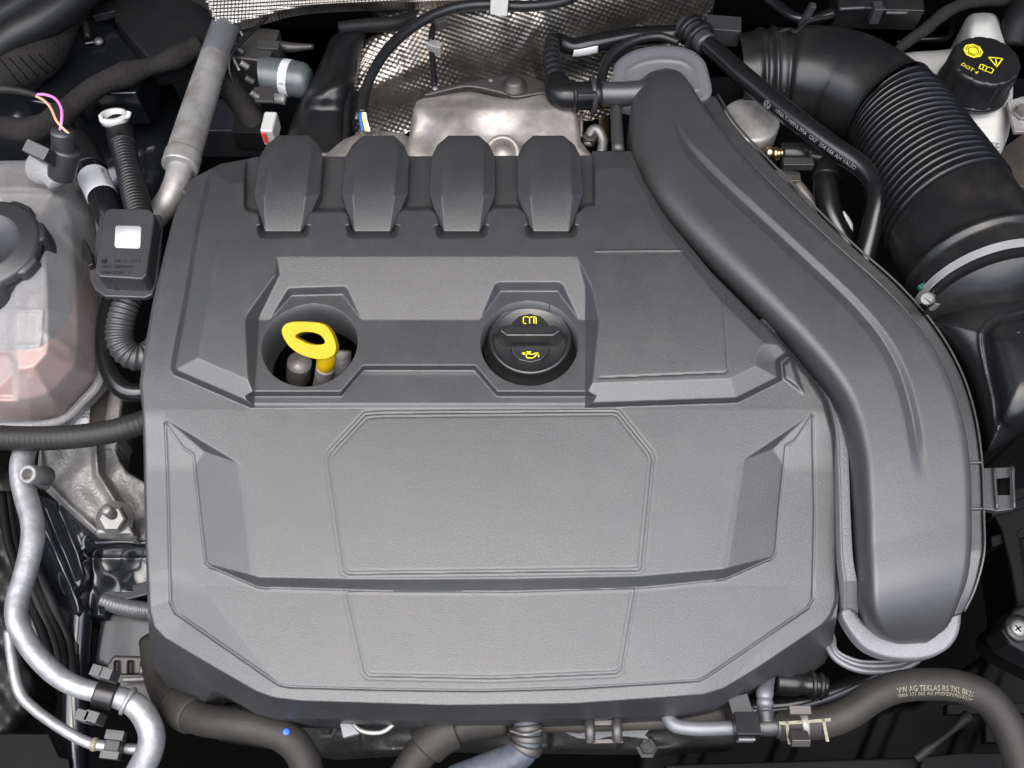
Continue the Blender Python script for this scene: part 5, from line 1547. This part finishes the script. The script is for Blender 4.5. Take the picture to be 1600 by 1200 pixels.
prism('sheet', [(880, 1142), (905, 1146), (935, 1140), (1018, 1136), (1008, 1148), (1014, 1154), (980, 1150), (952, 1150), (930, 1156), (900, 1152)], -120, 5, 'grey label', pw, 0.3)  # pale sheet added in place of the light gap down to the ground

sp2 = thing('silver_pipe', P(1100, 1138, -70), 'silver grey painted pipe bending out under the front right of the cover', 'pipe')
SP = [(1042, 1098, -62, 10), (1043, 1118, -60, 10.5), (1054, 1133, -58, 11), (1080, 1138, -57, 11), (1120, 1138, -56, 11), (1168, 1136, -55, 11)]
tube('pipe', SP, 'silver paint pipe', sp2, seg=22)
pcp = box('clip', P(1166, 1134, -44), (17, 16, 12), 'black plastic', sp2, rot=(-10, 0, 0))
box('clip_tab', P(1165, 1153, -50), (12, 5, 9), 'grey label', sp2)
box('clip_bridge', P(1158, 1112, -50), (15, 22, 8), 'black plastic', sp2, rot=(0, 0, 12))
vp = thing('vertical_pipe', P(1196, 1110, -60), 'short silver ribbed pipe standing at the front right corner of the cover', 'pipe')
tube('pipe', [(1208, 1030, -92, 9.5), (1199, 1064, -66, 11), (1195, 1084, -54, 13.5), (1195, 1092, -54, 11.5), (1195, 1099, -53, 13.5), (1195, 1106, -53, 11.5), (1196, 1114, -52, 13)], 'silver paint pipe', vp, seg=24)
jn = thing('tee_joint', P(1198, 1136, -60), 'dark plastic tee joint between the silver pipe and the big brown hose', 'pipe joint')
tube('body', [(1176, 1136, -54, 13), (1198, 1135, -53, 15), (1216, 1134, -52, 14)], 'satin grey plastic', jn, seg=24)
tube('collar', [(1212, 1134, -52, 19), (1221, 1134, -52, 19)], 'satin grey plastic', jn, seg=24)
tube('neck', [(1196, 1112, -50, 14), (1197, 1130, -50, 14)], 'satin grey plastic', jn, seg=20)
bh3 = thing('return_hose', P(1400, 1080, -70), 'thick brown hose with yellow print arching across the lower right corner', 'hose')
BH = [(1216, 1134, -52, 22.8), (1250, 1132, -52, 23.8), (1290, 1128, -52, 24.2), (1326, 1114, -50, 24.2), (1362, 1090, -46, 24.2), (1400, 1074, -44, 24.2), (1450, 1069, -44, 24.7), (1500, 1073, -46, 25.2), (1542, 1092, -48, 25.6), (1572, 1130, -52, 26.1), (1592, 1180, -58, 26.6), (1604, 1240, -66, 26.6)]
tube('hose', BH, 'hose brown', bh3, seg=36)
tube_lettering('print', 'VW AG TEKLAS RS TKL 08/21', BH, 0.385, 5.6, -0.40, 'cream print', bh3, squeeze=0.78)
tube_lettering('print', 'SWA 121 065 AA PP/EPDM/PES/EPDM', BH, 0.382, 4.2, -0.72, 'cream print', bh3, squeeze=0.86)
sc_ = thing('spring_clamp', P(1250, 1135, -60), 'grey spring clamp with cream paint marks on the thick brown hose', 'hose clamp')
collar('band', BH, 0.062, 0.085, 1.2, 'zinc steel', sc_)
box('ear', P(1249, 1154, -36), (13, 10, 6), 'dark steel', sc_, rot=(-40, 0, 0))
box('ear', P(1249, 1110, -28), (15, 6, 6), 'dark steel', sc_)
for k0, ph_ in ((0.022, 0.05), (0.105, 0.05)):
    a_, t_, u_, n_ = on_tube(BH, k0 + 0.012, ph_)
    strokes('paint_mark', [[(-8, 1), (7, 1)], [(-4 if k0 < .05 else 3, 1), (-4 if k0 < .05 else 3, -12)]], 2.2, a_ + n_ * 0.0004, t_, u_, 'cream print', sc_, 0.5)
bpc = thing('black_pipe', P(1300, 1080, -110), 'shiny black pipe under the right front corner of the cover', 'pipe')
tube('pipe', [(1170, 1106, -100, 15), (1230, 1102, -98, 15), (1290, 1087, -96, 15), (1340, 1066, -96, 15), (1390, 1046, -100, 14)], 'gloss rubber', bpc, seg=24)
vlv = thing('valve', P(1255, 1070, -90), 'stubby black plastic valve with rings below the right front corner of the cover', 'valve')
VL = [(1212, 1066, -74, 19), (1240, 1068, -74, 19), (1256, 1070, -74, 15), (1270, 1071, -74, 17), (1292, 1074, -74, 16)]
tube('body', VL, 'black plastic', vlv, seg=26)
collar('ring', VL, 0.70, 0.76, 2.2, 'rubber', vlv)
collar('ring', VL, 0.86, 0.92, 2.2, 'rubber', vlv)
fb = thing('front_crossbar', P(1200, 1230, -140), 'dark plastic crossbar along the bottom edge on the right', 'panel')
prism('bar', [(1040, 1194), (1320, 1186), (1660, 1178), (1660, 1260), (1040, 1260)], -130, 20, 'deep black', fb, 2)
prism('tray', [(1440, 1182), (1500, 1176), (1700, 1176), (1700, 1260), (1430, 1260)], -122, 6, 'deep black', fb, 1.5)
rl = thing('latch_rod', P(1470, 1150, -120), 'thin black rod with a jointed clip under the brown hose in the lower right', 'rod')
tube('rod', [(1430, 1186, -108, 7), (1450, 1170, -106, 8), (1462, 1162, -104, 5), (1490, 1140, -104, 5), (1506, 1124, -104, 9), (1514, 1118, -104, 9)], 'dull black', rl, seg=12)
rl2 = thing('side_channel', P(1560, 1080, -160), 'dark bay channel with horizontal edges right of the air duct', 'body panel')
prism('ledge', [(1480, 1100), (1700, 1096), (1700, 1112), (1480, 1116)], -140, 10, 'deep black', rl2, 1)
prism('ledge', [(1540, 1130), (1700, 1126), (1700, 1160), (1540, 1160)], -150, 10, 'deep black', rl2, 1)

# ------------------------------------------------------------------ dim things low in the bay
eb = thing('engine_block', P(700, 1150, -200), 'dark grimy engine block face seen in the gap below the front edge of the cover', 'engine block')
def eb_z(u, v, d):
    z = -150 + 10 * np.sin(u / 31.0) * np.sin(v / 17.0) + 8 * (np.sin(u / 47.0 + 1) > 0.4) - 0.3 * (v - 1120)
    return z + 4 * dome_profile(d, 6)
relief('face', [(300, 1095), (560, 1110), (1150, 1100), (1150, 1165), (1040, 1172), (700, 1168), (520, 1180), (330, 1150)], eb_z, 3, 'engine dark', eb, skirt=30, blur=2)
for u, v in ((512, 1138), (1010, 1168)):
    lathe('bolt', P(u, v, -138), [(9, 0), (9, 3), (6, 4), (6, 10), (0, 10)], 'engine dark', eb, seg=6, smooth=False)
wl = thing('earth_cables', P(80, 900, -150), 'bunch of dim black cables between the bright aluminium pipe and the frame rail', 'wiring loom')
for k in range(4):
    o = 9 * k
    tube('cable', [(2 + o, 770, -110 - 4 * k, 7), (14 + o, 850, -112 - 5 * k, 7), (44 + o * 1.2, 930, -118, 7.5), (70 + o * 1.3, 1000, -120 - 5 * k, 7.5), (86 + o * 1.1, 1060, -126, 7)], 'dull black' if k % 2 else 'deep black', wl, seg=12)
lg = thing('gearbox_casting', P(40, 800, -200), 'dim speckled casting behind the aluminium pipe at the left edge', 'casting')
relief('casting', smooth_poly([(-60, 740), (20, 735), (60, 800), (70, 900), (30, 1000), (60, 1080), (20, 1150), (-60, 1150)], 3), lambda u, v, d: -170 + 20 * dome_profile(d, 22) + 5 * np.sin(u / 8.0) * np.sin(v / 11.0), 3, 'engine dark', lg, skirt=40)
rs2 = thing('radiator_cowl', P(1450, 1180, -220), 'dim ribbed plastic cowl low down behind the brown hose on the right', 'cowl')
relief('shell', [(1000, 1160), (1430, 1100), (1560, 1010), (1690, 1060), (1690, 1230), (1000, 1230)], lambda u, v, d: -210 + 8 * (np.sin((u + v * .4) / 22.0) > 0.75) + 6 * dome_profile(d, 10), 3.5, 'deep black', rs2, skirt=30, blur=2)
